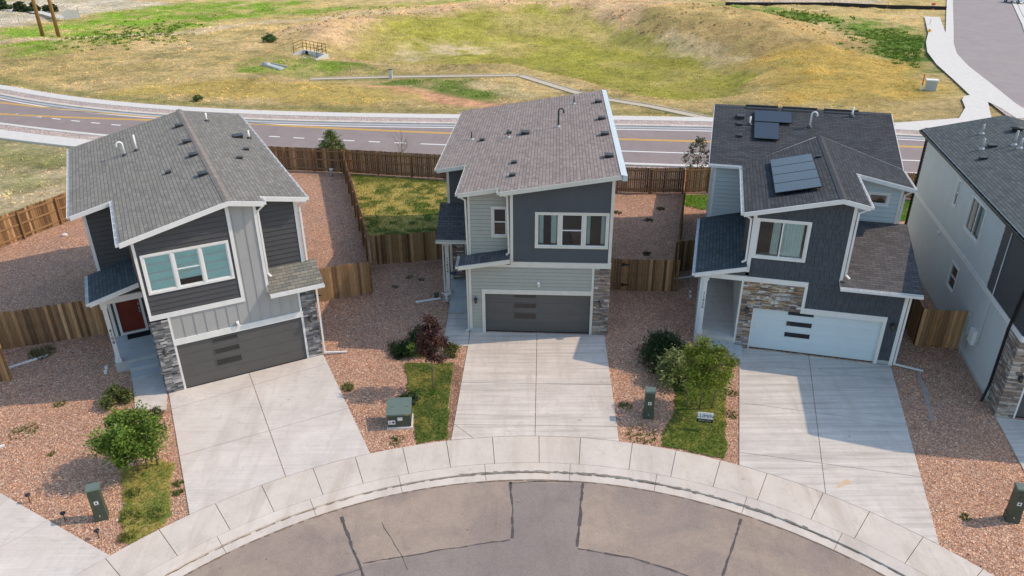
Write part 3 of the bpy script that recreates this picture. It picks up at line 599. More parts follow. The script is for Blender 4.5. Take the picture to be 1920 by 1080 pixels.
# ======== house 3, right
a3 = R(-14.5); H3 = thing('house', 'two storey house with solar panels on its black roof, white garage door and number 11426', 'house', (9.72, 28.24, 0), a3, 'houses round the court')
def zl(u, v=0): return 6.33+.2435*(u+.44)
def zr(u, v=0): return 7.19-.206*(u-3.1)
def zg(u, v=0): return zl(u) if u <= 3.1 else zr(u)
def zm(u, v): return 6.32+.3*(v-5.8) if v <= 11 else 7.88-.3*(v-11)
SK = (.070, .080, .094)
mb = MB(); W = front(0)
for p in ([(.1, 3.42), (3.1, 3.42), (3.1, zl(3.1)-TT), (.1, zl(.1)-TT)], [(3.1, 3.42), (3.62, 3.42), (3.62, zr(3.62)-TT), (3.1, zl(3.1)-TT)]): lap(mb, p, [(.1, 2.18, 4.28, 6.03)], W, .2, shakes=True, tone=SK)
for p in (rect(2.47, 6.16, 2.23, 3.42), rect(5.7, 6.16, .2, 2.23)): lap(mb, p, [], W, .2, shakes=True, tone=SK)
mb.build('wall', 'shake', H3)['label'] = 'charcoal shingle sided front wall'
mb = MB(); wbox(mb, W, 5.7, 6.28, 0, .2, -.05, .012); mb.build('foundation', 'foundation', H3)
wall(H3, 'siding_blue', [[(-1.55, .45), (0, .45), (0, 6.15), (-1.55, 6.15)]], front(6.1), [], .2, 'pale blue siding wall')
wall(H3, 'siding_blue', [[(3.65, 4.4), (6.1, 4.4), (6.1, zr(6.1)-TT), (3.65, zr(3.65)-TT)]], front(4.1), [(4.81, 5.72, 5.48, 6.1)], .2, 'pale blue siding wall')
wall(H3, 'siding_slate', [rect(-6.1, -.0, 3.3, zl(0)-TT)], left(0), [], .2); wall(H3, 'siding_slate', [rect(0, 4.1, 3.3, zr(3.65)-TT)], right(3.68), [], .2)
wall(H3, 'siding_pale_grey', [rect(-.9, -.05, 0, 3.3)], left(-1.78), [], .2, 'grey porch side wall'); wall(H3, 'siding_pale_grey', [rect(-6.1, -.0, .45, 3.3)], left(-.1), [], .2, 'grey porch side wall')
mb = MB(); flatwall(mb, rect(.05, .9, .45, 3.3), [], right(-1.66)); wbox(mb, front(.0), -1.79, -1.66, .4, 3.3, -.1, -.04); mb.build('wall', 'garage_white', H3)
wall(H3, 'siding_blue', [rect(-15.9, -6.1, 0, 6.1)], left(-1.65), [], .2); wall(H3, 'siding_blue', [rect(4.1, 15.9, 0, 6.1)], right(6.2), [], .2)
wall(H3, 'siding_slate', [rect(0, 4.1, 0, 3.4)], right(6.22), [], .2); wall(H3, 'siding_blue', [rect(-6.2, 1.65, 0, 6.15)], rear(15.9), [], .2)
mb = MB()
for W_, sg in ((left(-1.65), -1), (right(6.2), 1)):
    q = [(sg*6.1, 6.1), (sg*11, 7.6), (sg*15.9, 6.1)] if sg > 0 else [(-15.9, 6.1), (-6.1, 6.1), (-11, 7.6)]
    mb.face([W_(s, z) for s, z in q])
mb.build('gable_wall', 'siding_blue', H3)
trims(H3, 'white_trim', [(front(0), -.04, .1, 3.62, zl(0)-TT), (front(0), 3.6, 3.72, 3.6, zr(3.65)-TT), (front(0), -1.66, 2.47, 3.2, 3.42, -.05, .055), (front(0), 2.36, 2.48, 2.23, 3.2, -.02, .05), (front(0), 2.36, 5.7, 1.98, 2.23, -.02, .055), (front(0), 5.57, 5.7, 0, 1.98, -.12, .05), (front(0), 6.16, 6.3, 0, 3.35),
   (front(0), .49, .54, 0, 1.99, -.1, .07), (front(6.1), -1.68, -1.55, 3.3, 6.1), (front(4.1), 6.1, 6.22, 4.6, zr(6.1)-TT), (front(0), -.12, -.04, 0, 3.2, -.05, .03), (left(-1.65), -6.25, -6.1, 3.3, 6.1, -.02, .03)])
mb = MB(); stone_backing(mb, front(0), rect(-.04, 2.36, 0, 3.2), [(.49, 2.4, 0, 2.0)]); stone(mb, front(0), -.04, 2.36, 0, 3.2, STONE3, [(.49, 2.4, 0, 2.0)], seed=8, big=1.0); mb.build('stone_facing', 'stone', H3)
garage_door(H3, .54, 5.57, 1.99, .08, 'garage_white', wins=((1.91, 2.93),), zs=((1.79, 1.99), (1.27, 1.49), (.74, .96)))
win = window(H3, front(0), .1, 2.18, 4.28, 6.03, [(.2, 2.08, 'slide')], tw=.1); curtain(win, front(0), 1.2, 1.95, 4.42, 5.9, -.13, n=6); curtain(win, front(0), .78, 1.08, 4.42, 5.9, -.17, n=4)
window(H3, front(4.1), 4.81, 5.72, 5.48, 6.1, [(4.9, 5.63, 'fixed')])
lantern(H3, front(-.05), .24, 1.9); lantern(H3, front(0), 5.94, 1.85)
mb = MB(); W = front(6.05); fr_rect(mb, W, -1.3, -.3, .45, 2.55, .08, -.04, .03); mb.build('door_frame', 'white_trim', H3); mb = MB(); wbox(mb, W, -1.22, -.38, .5, 2.47, -.04, 0); mb.build('front_door', 'door_dark', H3)
rf = MB()
slab_roof(rf, [(-.44, -.35), (3.1, -.35), (3.1, 8.68), (-.44, 5.83)], zl, .16, ((0, 1), (1.03, 0)))
slab_roof(rf, [(3.1, -.35), (4.11, -.35), (4.11, 3.72), (6.5, 3.72), (6.5, 6.37), (3.1, 8.68)], zr, .16, ((0, 1), (-1.02, 0)))
def zmf(x, y): return 6.32+.3*(y-5.8)
slab_roof(rf, [(-1.93, 5.8), (-.46, 5.8), (3.08, 8.72), (6.54, 6.36), (6.54, 11), (-1.93, 11)], zmf, .16, ((1, 0), (0, 1.044))); slab_roof(rf, [(-1.93, 11), (6.54, 11), (6.54, 16.2), (-1.93, 16.2)], lambda x, y: 7.88-.3*(y-11), .16, ((1, 0), (0, -1.044)))
roof3 = rf.build('roof', ['shingle_black', 'white_trim'], H3)
m = MB()
for k in range(45): y = -.36+.2*k; m.hexa([(2.95, y, zl(2.95)+.004), (3.1, y, 7.2), (3.1, y+.22, 7.215), (2.95, y+.22, zl(2.95)+.012)], [(2.95, y, zl(2.95)+.012), (3.1, y, 7.21), (3.1, y+.22, 7.23), (2.95, y+.22, zl(2.95)+.024)]); m.hexa([(3.1, y, 7.2), (3.25, y, zr(3.25)+.004), (3.25, y+.22, zr(3.25)+.012), (3.1, y+.22, 7.215)], [(3.1, y, 7.21), (3.25, y, zr(3.25)+.012), (3.25, y+.22, zr(3.25)+.024), (3.1, y+.22, 7.23)])
m.build('ridge_cap', 'ridge_black', roof3)
for p, q in (((-.44, -.35, zl(-.44)), (3.1, -.35, 7.19)), ((3.1, -.35, 7.19), (4.11, -.35, zr(4.11))), ((4.11, 3.72, zr(4.11)), (6.5, 3.72, zr(6.5)))): fascias(roof3, 'white_trim', [(p, q, (0, -1, 0))])
for x, o in ((-1.93, -1), (6.54, 1)):
    fascias(roof3, 'white_trim', [((x, 5.8 if o < 0 else 6.4, zmf(0, 5.8 if o < 0 else 6.4)), (x, 11, 7.88), (o, 0, 0)), ((x, 11, 7.88), (x, 16.2, 6.32), (o, 0, 0))])
for p, q, o in (((-1.93, 5.8, 6.32), (-.46, 5.8, 6.32), (0, -1, 0)), ((-.44, -.35, zl(-.44)), (-.44, 5.7, zl(-.44)), (-1, 0, 0)), ((4.11, -.35, zr(4.11)), (4.11, 3.7, zr(4.11)), (1, 0, 0)), ((6.5, 3.72, zr(6.5)), (6.5, 6.3, zr(6.5)), (1, 0, 0)), ((-1.93, 16.2, 6.32), (6.54, 16.2, 6.32), (0, 1, 0))):
    m = MB(); gutter(m, p, q, o); m.build('gutter', 'white_trim', roof3)
for a, b in ((-.4, 1.2), (1.42, 3.08), (3.42, 5.02)):
    m = MB(); m.hexa([(a, 10.72, zmf(0, 10.72)+.01), (b, 10.72, zmf(0, 10.72)+.01), (b, 11.28, 7.80), (a, 11.28, 7.80)], [(a, 10.74, zmf(0, 10.74)+.05), (b, 10.74, zmf(0, 10.74)+.05), (b, 11.26, 7.92), (a, 11.26, 7.92)]); m.box(a, b, 10.96, 11.04, 7.9, 7.97); m.build('ridge_vent', 'vent_dark', roof3)
for u0, u1 in ((-1.93, -.45), (1.25, 1.4), (3.12, 3.4), (5.05, 6.54)): m = MB(); m.hexa([(u0, 10.8, zmf(0, 10.8)+.006), (u1, 10.8, zmf(0, 10.8)+.006), (u1, 11.2, 7.83), (u0, 11.2, 7.83)], [(u0, 10.85, zmf(0, 10.85)+.03), (u1, 10.85, zmf(0, 10.85)+.03), (u1, 11.15, 7.88), (u0, 11.15, 7.88)]); m.build('ridge_cap', 'ridge_black', roof3)
roof_vent(roof3, -.62, 9.92, zm(0, 9.92), 0, 1, .34, .3); roof_vent(roof3, -.66, 9.25, zm(0, 9.25), 0, 1, .22, .3); roof_vent(roof3, -.62, 8.23, zm(0, 8.23), 0, 1, .22, .3); roof_vent(roof3, 2.72, 5.3, zl(2.72), 1, 0, .2)
vent_pipe(roof3, -.17, 9.31, zm(0, 9.31), .4); vent_pipe(roof3, 2.66, 9.38, zm(0, 9.38), .72, hook=(1, .1), r=.042); vent_pipe(roof3, 4.69, 10.58, zm(0, 10.58), .45, r=.05)
def panel(corner, e1, e2, lift=.13):
    c, e1, e2 = Vector(corner), Vector(e1), Vector(e2); n = e1.cross(e2).normalized(); n = n if n.z > 0 else -n; c = c+n*lift
    m = MB(); m.hexa([c-n*.04, c+e1-n*.04, c+e1+e2-n*.04, c+e2-n*.04], [c, c+e1, c+e1+e2, c+e2]); p = m.build('solar_panel', 'solar', roof3); f = MB(); w1, w2 = e1.normalized()*.018, e2.normalized()*.018
    for a, b, q in ((c, e1, w2), (c+e2-w2, e1, w2), (c, e2, w1), (c+e1-w1, e2, w1)): f.hexa([a-n*.042, a+b-n*.042, a+b+q-n*.042, a+q-n*.042], [a+n*.006, a+b+n*.006, a+b+q+n*.006, a+q+n*.006])
    f.build('panel_frame', 'black_metal', p); r = MB()
    for t in (.25, .75): a = c+e1*t-n*lift-e2*.02; r.bar(a+n*.04, a+e2*1.04+n*.04, .05, .07, upv=n)
    r.build('rail', 'black_metal', p); return p
sm = Vector((0, 1, .3)).normalized(); panel((.04, 9.45, zm(0, 9.45)), (1.78, 0, 0), sm*1.08); panel((.04, 7.95, zm(0, 7.95)), (1.17, 0, 0), sm*1.5)
su = Vector((1, 0, .2435)).normalized()
for k in range(4): panel((.76, .97+k*1.15, zl(.76)), su*1.77, (0, 1.135, 0), .16)
m = MB(); zp = lambda x, y: 3.56+.262*(y+.4); slab_roof(m, [(3.62, -.42), (6.66, -.42), (6.66, 4.09), (3.70, 4.09), (3.70, -.02), (3.62, -.02)], zp, .13, ((1, 0), (0, 1.035))); pr = m.build('pent_roof', ['shingle_ash', 'white_trim'], H3)
m = MB(); gutter(m, (3.62, -.42, 3.56), (6.66, -.42, 3.56), (0, -1, 0)); m.build('gutter', 'white_trim', pr)
m = MB(); zp = lambda x, y: 3.46+.25*(x+2.06); slab_roof(m, [(-2.06, -.3), (-.02, -.3), (-.02, 6.09), (-2.06, 6.09)], zp, .14, ((0, 1), (1.03, 0))); pr = m.build('porch_roof', ['shingle_slate', 'white_trim'], H3)
m = MB(); gutter(m, (-2.06, -.3, 3.46), (-2.06, 6.08, 3.46), (-1, 0, 0)); m.build('gutter', 'white_trim', pr); m = MB(); fascia_line(m, (-2.06, -.3, 3.46), (-.02, -.3, zp(-.02, 0)), (0, -1, 0)); m.build('fascia', 'white_trim', pr)
m = MB(); flatwall(m, [(-1.66, 3.42), (-.04, 3.42), (-.04, 3.85), (-1.66, 3.45)], [], front(-.01)); m.build('porch_gable', 'siding_slate', H3)
m = MB(); m.box(-1.66, -1.5, .0, .16, .46, 3.2); m.box(-1.71, -1.45, -.04, .2, .45, .6); m.box(-1.71, -1.45, -.04, .2, 3.05, 3.2); m.build('porch_post', 'white_trim', H3)
number(H3, '11426', front(0), -1.58, 2.42, .18, .165, .006)
m = MB()
for k in range(4): m.box(-1.8, -.12, -.08+k*1.55, 1.46+k*1.55, 0, .45)
m.build('porch_slab', 'concrete_left', H3); m = MB(); m.box(-1.25, -.12, -.98, -.09, 0, .27); m.build('step', 'slab', H3); m = MB(); m.box(-.11, .25, -1.05, -.1, 0, .16); m.build('step', 'slab', H3)
downspout(H3, [(-.52, .05, 6.2), (-.12, -.02, 5.95), (-.1, -.04, 4.15), (-.25, -.06, 4.05)]); downspout(H3, [(4.2, -.2, 6.85), (3.8, .0, 6.55), (3.8, .0, 3.9), (3.95, -.1, 3.78)]); downspout(H3, [(6.45, -.47, 3.44), (6.36, -.06, 3.25), (6.36, -.06, .12), (7.45, -.24, .06)]); downspout(H3, [(6.58, 4.0, 6.3), (6.28, 4.05, 6.05), (6.28, 4.05, 4.75)])

# ======== house 4, at the right edge
H4 = thing('house', 'pale grey two storey house at the right edge with black downspouts and slate roof', 'house', (18.15, 23.15, 0), R(-13), 'houses round the court')
def z4(u, v=0): return 6.66+.25*(u+.35) if u <= 3.35 else 7.585-.25*(u-3.35)
w3h = [(-10.05, -9.55, 4.72, 6.03), (-7.94, -6.03, 4.4, 6.02), (-8.13, -7.06, 1.53, 2.78)]
wall(H4, 'siding_pale_grey', [rect(-15.9, -.95, .15, 3.25), rect(-15.9, -3.97, 3.47, z4(0)-TT)], left(0), w3h, .17, gap=.022)
wall(H4, 'siding_charcoal', [rect(-3.97, 0, 3.47, z4(0)-TT)], left(0), [], .3, 'charcoal upper corner of the side wall')
wall(H4, 'siding_charcoal', [[(0, 3.47), (3.35, 3.47), (3.35, z4(3.35)-TT), (0, z4(0)-TT)], [(3.35, 3.47), (6.7, 3.47), (6.7, z4(6.7)-TT), (3.35, z4(3.35)-TT)]], front(0), [], .3)
wall(H4, 'siding_pale_grey', [rect(.6, 6.7, 0, 3.3)], front(.04), [(.63, 5.5, 0, 2.1)], .17); wall(H4, 'siding_pale_grey', [rect(0, 15.9, 0, z4(6.7)-TT)], right(6.7), [], .17)
wall(H4, 'siding_pale_grey', [[(-6.7, 0), (0, 0), (0, z4(0)-TT), (-3.35, z4(3.35)-TT), (-6.7, z4(6.7)-TT)]], rear(15.9), [], .17)
mb = MB(); wbox(mb, left(0), -15.9, -.95, 0, .15, -.05, .01); mb.build('foundation', 'foundation', H4)
trims(H4, 'white_trim', [(left(0), -15.9, 0, 3.25, 3.47, -.02, .045), (front(0), 0, 6.7, 3.25, 3.47, -.02, .05), (front(0), .57, .63, 0, 2.1, -.1, .05), (front(0), .63, 5.5, 2.1, 2.3, -.02, .05)]); trims(H4, 'black_metal', [(left(0), -15.92, -15.8, 0, z4(0)-TT, -.02, .03)])
mb = MB(); stone(mb, front(0), -.04, .57, 0, 3.25, STONE2, seed=21, big=1.2); stone(mb, left(0), -.95, .0, 0, 3.25, STONE2, seed=22, big=1.2); mb.build('stone_pillar', 'stone', H4)
garage_door(H4, .63, 5.5, 2.1, .08, 'garage_grey')
lantern(H4, front(-.05), .32, 1.8)
wa = window(H4, left(0), -10.05, -9.55, 4.72, 6.03, [(-9.98, -9.62, 'hung')], tw=.07); m = MB(); W = left(0); m.face([W(-9.96, 5.35, -.05), W(-9.64, 5.35, -.05), W(-9.64, 5.95, -.05), W(-9.96, 5.95, -.05)]); m.build('blind', 'pvc', wa)
wb = window(H4, left(0), -7.94, -6.03, 4.4, 6.02, [(-7.85, -6.12, 'slide')]); curtain(wb, left(0), -6.9, -6.2, 4.55, 5.9, -.14, n=5)
window(H4, left(0), -8.13, -7.06, 1.53, 2.78, [(-8.04, -7.15, 'hung')])
rf = MB(); slab_roof(rf, [(-.35, -.35), (3.35, -.35), (3.35, 16.1), (-.35, 16.1)], z4, .16, ((0, 1), (1.03, 0))); slab_roof(rf, [(3.35, -.35), (7.05, -.35), (7.05, 16.1), (3.35, 16.1)], z4, .16, ((0, 1), (-1.03, 0))); roof4 = rf.build('roof', ['shingle_slate', 'white_trim'], H4)
m = MB(); gutter(m, (-.35, -.35, z4(-.35)), (-.35, 16.1, z4(-.35)), (-1, 0, 0)); m.build('gutter', 'black_metal', roof4); m = MB(); gutter(m, (7.05, -.35, z4(7.05)), (7.05, 16.1, z4(7.05)), (1, 0, 0)); m.build('gutter', 'black_metal', roof4)
for y, o in ((-.35, -1), (16.1, 1)): fascias(roof4, 'black_metal', [((-.35, y, z4(-.35)), (3.35, y, z4(3.35)), (0, o, 0)), ((3.35, y, z4(3.35)), (7.05, y, z4(7.05)), (0, o, 0))])
roof_vent(roof4, 1.51, 11.59, z4(1.51), 1, 0, .32); roof_vent(roof4, .75, 10.13, z4(.75), 1, 0, .28)
for u, v, h in ((1.68, 13.72, .46), (1.08, 11.47, .5), (2.3, 11.35, .66), (2.35, 10.8, .46)): vent_pipe(roof4, u, v, z4(u), h, 'galvanised', .05)
m = MB(); m.tube([(3.0, 13.36, z4(3)-.05), (3.0, 13.36, z4(3)+.12), (3.0, 13.36, z4(3)+.12), (3.0, 13.36, z4(3)+.2)], [.2, .2, .3, .12], 14); m.build('roof_vent', 'vent_dark', roof4, True)
downspout(H4, [(-.42, .15, 6.5), (-.1, .55, 6.2), (-.1, .98, 3.2), (-.1, .98, .75), (-.3, .75, .1)], 'black_metal', .085); downspout(H4, [(-.42, 16.0, 6.5), (-.07, 15.95, 6.2), (-.07, 15.95, .1)], 'black_metal')
m = MB(); m.tube([(-.05, 3.17, 6.4), (-.05, 3.17, 1.2), (-.05, 3.4, 1.15)], .022, 8); m.build('conduit', 'siding_pale_grey', H4, True)
W = left(0); m = MB(); wbox(m, W, -4.62, -4.3, 1.05, 1.7, 0, .13); m.tube([W(-4.5, .0, .06), W(-4.5, 1.1, .06)], .03, 8); m.tube([W(-4.46, 1.7, .05), W(-4.46, 2.0, .05), W(-4.46, 2.04, .12)], .04, 8); m.build('electric_meter', 'meter_grey', H4)
m = MB(); wbox(m, W, -3.95, -3.5, 1.0, 1.62, 0, .15); m.build('utility_box', 'pvc', H4); m = MB(); wbox(m, W, -4.1, -3.83, .62, .92, 0, .12); m.build('gas_meter', 'galvanised', H4)
m = MB(); m.tube([W(-10.7, 3.05, 0), W(-10.7, 3.02, .1)], [.09, .09], 10); wbox(m, W, -10.8, -10.6, 2.92, 3.14, 0, .05); m.build('dryer_vent', 'pvc', H4)

# ---------------------------------------------------------------- ground, roads, paving
CX, CY, R_OUT, R_MID, R_LIP, R_GUT = .5, 5.2, 16.85, 15.4, 15.0, 14.66
def vnoise(x, y, s, seed):
    g = np.random.default_rng(seed).random((64, 64)); X, Y = x/s+100, y/s+100; i, j = np.floor(X).astype(int), np.floor(Y).astype(int); fx, fy = X-i, Y-j
    fx, fy = fx*fx*(3-2*fx), fy*fy*(3-2*fy); a = g[i % 64, j % 64]; b = g[(i+1) % 64, j % 64]; c = g[i % 64, (j+1) % 64]; d = g[(i+1) % 64, (j+1) % 64]
    return (a*(1-fx)+b*fx)*(1-fy)+(c*(1-fx)+d*fx)*fy
def fbm(x, y, s, seed, n=4):
    x = np.asarray(x, float); y = np.asarray(y, float)
    o = np.zeros_like(x); a = 1.0; t = 0
    for k in range(n): o += a*vnoise(x, y, s/2**k, seed+k); t += a; a *= .55
    return o/t
def inside(x, y, poly):
    r = np.zeros(x.shape, bool); n = len(poly)
    for i in range(n):
        (x0, y0), (x1, y1) = poly[i], poly[(i+1) % n]
        if y0 == y1: continue
        c = ((y0 > y) != (y1 > y)) & (x < (x1-x0)*(y-y0)/(y1-y0)+x0); r ^= c
    return r
def edge_dist(x, y, poly):
    d = np.full(x.shape, 1e9); n = len(poly)
    for i in range(n):
        (x0, y0), (x1, y1) = poly[i], poly[(i+1) % n]; L = (x1-x0)**2+(y1-y0)**2+1e-9
        t = np.clip(((x-x0)*(x1-x0)+(y-y0)*(y1-y0))/L, 0, 1); d = np.minimum(d, np.hypot(x-x0-t*(x1-x0), y-y0-t*(y1-y0)))
    return d
def line_f(xs, ys):
    c = np.polyfit(xs, ys, 3); a, b = xs[0], xs[-1]; dc = np.polyder(c)
    def f(x):
        x = np.asarray(x, float); xc = np.clip(x, a, b); return np.polyval(c, xc)+np.polyval(dc, xc)*(x-xc)*.8
    return f
f_far = line_f([-52.18, -31.13, -15.05, -4.58, 13.38, 32.11], [77.98, 68.9, 66.5, 65.39, 64.33, 61.14])
f_near = line_f([-45.22, -34.74, -19.35, -6.45, 11.49, 28.03], [66.38, 63.23, 58.44, 55.96, 54.07, 51.46])
f_yel = line_f([-50.21, -33, -18.53, -4.41, 12.63, 31.55], [74.7, 68.74, 65.31, 62.48, 60.25, 58.1])
f_dash = line_f([-46.02, -43.8, -41.8, -37.9, -36.06, -19.97, -15.59, -11.2, -5.14, 12.03, 29.86], [70.19, 69.16, 68.35, 66.96, 66.38, 62.13, 61.25, 60.23, 59.06, 57.02, 54.54])
ZONES = {  # world outlines of the patches of the open ground
'lush': [(-79.6, 123.7), (-77.8, 129.4), (-73.3, 132.4), (-73.7, 146.2), (-67.8, 155.7), (-57.1, 160.5), (-37.8, 159.7), (-43.1, 141.3), (-49.7, 128.4), (-54.2, 115.0), (-56.9, 102.0), (-60.4, 98.3), (-68.0, 104.3)],
'pond': [(-21.0, 96.5), (-18.9, 108.3), (-12.7, 119.7), (3.6, 126.5), (13.7, 117.8), (19.9, 99.7), (26.0, 89.2), (25.4, 80.6), (22.1, 74.7), (16.5, 70.5), (12.5, 73.7), (7.9, 79.8), (1.4, 89.2), (-12.2, 89.6)],
'sand1': [(-16.3, 98.5), (-14.1, 104.7), (-8.0, 109.8), (-3.1, 106.1), (-6.7, 100.5), (-11.8, 96.9)], 'sand2': [(18.4, 104), (21.3, 106), (24.3, 99.2), (28.2, 90.4), (24.0, 90.2), (19.4, 96.8)],
'green3': [(-33, 99.3), (-26.7, 98.1), (-21.0, 96.5), (-13.9, 90.9), (-15, 88.6), (-21.8, 88.3), (-28, 88.2), (-33, 92)], 'green4': [(-16.5, 84.9), (-13.0, 86.6), (-5.8, 86.8), (1.7, 76.7), (0.1, 73.2), (-5.3, 76.4), (-12.4, 81.4)],
'sand3': [(-6.4, 85.6), (-1.6, 82.3), (3.4, 76.2), (1.7, 73.6), (-3.2, 79.3)], 'soil': [(-17.3, 82.2), (-13.9, 82.4), (-8.7, 79.2), (-3.0, 74.8), (1.5, 71.2), (-3.0, 71.8), (-8.9, 75.2), (-14.2, 78.6)],
'green5': [(50.5, 114), (61.5, 124), (60, 108), (54, 93.0), (50.2, 86), (44, 84.5), (43, 94)], 'green6': [(39.2, 156), (49.7, 144.7), (58.9, 126.3), (56.5, 114.3), (52.2, 119.7), (45.5, 133.0), (36, 147)],
'green7': [(-46.1, 145.1), (-32.1, 152.5), (-20.5, 157.1), (-6.0, 160.3), (-25.0, 146.8), (-37.2, 140.4)], 'bare': [(44.2, 158.5), (72, 157), (69, 150.6), (42, 152)],
'bare2': [(-103.0, 162.6), (-81.0, 166), (-66.0, 156), (-74.4, 147.8), (-76.8, 139.1), (-79.6, 132.6), (-81.4, 126.6), (-100, 120)], 'left1': [(-47, 63.5), (-38.9, 60.6), (-35.5, 59.6), (-33.2, 55.6), (-37.3, 55.4), (-44, 57)], 'left2': [(-40, 54.5), (-33.5, 52.3), (-30.6, 50.4), (-33.0, 49.0), (-39, 50)],
'path': [(-76, 112), (-52, 121), (-40, 134), (-27, 141), (-10, 148), (-10, 146.5), (-27, 138.5), (-39, 130), (-50, 117), (-75, 108)],
'gold1': [(30, 99), (42, 100), (47, 92), (44, 78), (34, 72), (26, 72), (28, 84)], 'gold2': [(-40, 84), (-20, 85), (-8, 74), (-20, 74), (-42, 79)]}
ZC = {'lush': (.195, .300, .040), 'pond': (.315, .300, .062), 'sand1': (.58, .47, .29), 'sand2': (.60, .49, .31), 'green3': (.215, .285, .05), 'green4': (.150, .205, .045), 'sand3': (.55, .45, .26), 'soil': (.62, .34, .20), 'green5': (.105, .185, .035), 'green6': (.155, .23, .045), 'green7': (.20, .29, .045), 'bare': (.45, .39, .31), 'bare2': (.47, .42, .33), 'left1': (.25, .28, .09), 'left2': (.28, .30, .11), 'path': (.50, .40, .26), 'gold1': (.48, .345, .10), 'gold2': (.47, .36, .12), 'berm': (.54, .385, .225), 'furrow': (.43, .315, .14)}
ZONES['berm'] = [(-30, 112), (-18, 122), (-4, 131), (8, 133), (20, 128), (32, 112), (42, 108), (48, 128), (30, 152), (-4, 158), (-22, 144), (-36, 126)]
ZONES['furrow'] = [(18, 120), (24, 104), (32, 88), (40, 84), (48, 104), (44, 124), (30, 134)]
for k_, f_ in (('pond', 1.105), ('sand1', 1.105), ('sand2', 1.105), ('berm', .94)):
    ZONES[k_] = [(x*f_, y*f_) for x, y in ZONES[k_]]
ZS = {'berm': 4, 'furrow': 3, 'lush': 4, 'pond': 2.5, 'green6': 3, 'green7': 2.5, 'bare': 3, 'bare2': 4, 'path': 1.8, 'gold1': 4, 'gold2': 2.5}
def field_tone(x, y):
    wx = x+(fbm(x, y, 5, 1)-.5)*7; wy = y+(fbm(x, y, 5, 2)-.5)*9
    base = np.stack([np.full(x.shape, v) for v in (.47, .36, .165)], -1); n = fbm(x, y, 9, 30)[..., None]
    base = base*(1-np.clip((n-.45)*3, 0, 1))+np.array((.52, .395, .21))*np.clip((n-.45)*3, 0, 1)
    nl = (y < 64) & (x < -18); base[nl] = np.array((.52, .43, .27))*(0.85+.3*fbm(x, y, 3, 40)[nl][..., None])
    g = np.clip((fbm(x, y, 2.6, 33, 5)-.56)*9, 0, 1)[..., None]*.5; base = base*(1-g)+np.array((.20, .19, .07))*g
    for k in ['berm', 'furrow']+[q for q in ZONES if q not in ('berm', 'furrow')]:
        pl = ZONES[k]; s = ZS.get(k, 1.2); q_ = .18 if k in ('soil', 'sand3', 'path') else 1.0; xx, yy = x+(wx-x)*q_, y+(wy-y)*q_; d = edge_dist(xx, yy, pl); ins = inside(xx, yy, pl); a = np.clip(np.where(ins, .5+d/s, .5-d/s), 0, 1)
        if k == 'pond': a = a*(.45+.75*np.clip((fbm(x, y, 7, 71)-.25)*2.2, 0, 1))
        if k in ('sand1', 'sand2', 'sand3'): a = a*np.clip((fbm(x, y, 2.2, 72)-.3)*3.0, 0, .5 if k == 'sand2' else .8)
        if k in ('lush', 'green3', 'green4', 'green5', 'green6', 'green7', 'left1', 'left2'): a = a*np.clip((fbm(x, y, 3.0, 73)-.22)*2.8, .1, 1)
        if k[:4] == 'left': a = a*.6
        a = np.clip(a, 0, 1)[..., None]; base = base*(1-a)+np.array(ZC[k])*a
    mo = fbm(x, y, 3.2, 61, 5); st = fbm(x*.35+y*.25, y*1.1-x*.3, .9, 62, 3); base = base*(.72+.62*mo)[..., None]*(.86+.30*st)[..., None]
    gm = np.clip((fbm(x, y, 5.5, 63, 5)-.56)*7, 0, 1)[..., None]*.28; base = base*(1-gm)+np.array((.30, .275, .09))*gm
    e = np.clip(1-np.abs(y-(f_far(x)+5.0))/1.5, 0, 1)[..., None]*.65; base = base*(1-e)+np.array((.19, .21, .07))*e
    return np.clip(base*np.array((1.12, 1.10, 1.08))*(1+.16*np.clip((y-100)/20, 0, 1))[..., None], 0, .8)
def relief(x, y):
    d = edge_dist(x, y, ZONES['pond']); ins = inside(x, y, ZONES['pond']); s = np.where(ins, d, -d); z = -2.0*np.clip((s+6)/8, 0, 1)**1.3
    bk = edge_dist(x, y, ZONES['berm']); bi = inside(x, y, ZONES['berm']); z = z+2.6*np.clip((np.where(bi, bk, -bk)+3)/10, 0, 1)+.8*np.clip(1-np.hypot((x-38)/13, (y-98)/14), 0, 1)+(fbm(x, y, 11, 90)-.5)*1.1*np.clip((y-78)/10, 0, 1)+(fbm(x, y, 1.6, 91, 3)-.5)*(.36+.3*np.clip((z-.6)/1.5, 0, 1))*np.clip((y-74)/6, 0, 1)
    cd_ = np.full(x.shape, 1e9)
    for c_ in ((-22.8, 87.4, -13.5, 88.3), (-13.5, 88.3, 1.05, 88.9), (1.05, 88.9, 9.2, 76.2), (9.2, 76.2, 17.5, 67.4)):
        t_ = np.clip(((x-c_[0])*(c_[2]-c_[0])+(y-c_[1])*(c_[3]-c_[1]))/((c_[2]-c_[0])**2+(c_[3]-c_[1])**2), 0, 1); cd_ = np.minimum(cd_, np.hypot(x-c_[0]-t_*(c_[2]-c_[0]), y-c_[1]-t_*(c_[3]-c_[1])))
    z = np.where(cd_ < 5, z*np.clip((cd_-1.5)/3.5, 0, 1)-.45*np.clip((5-cd_)/3.5, 0, 1), z)
    rd = np.clip((x-(33+(y-62)*.45))/6, 0, 1); z = z*(1-rd*.95)
    return z*np.clip((y-72)/8, 0, 1)+np.clip((y-165)/300, 0, 1)**1.3*26
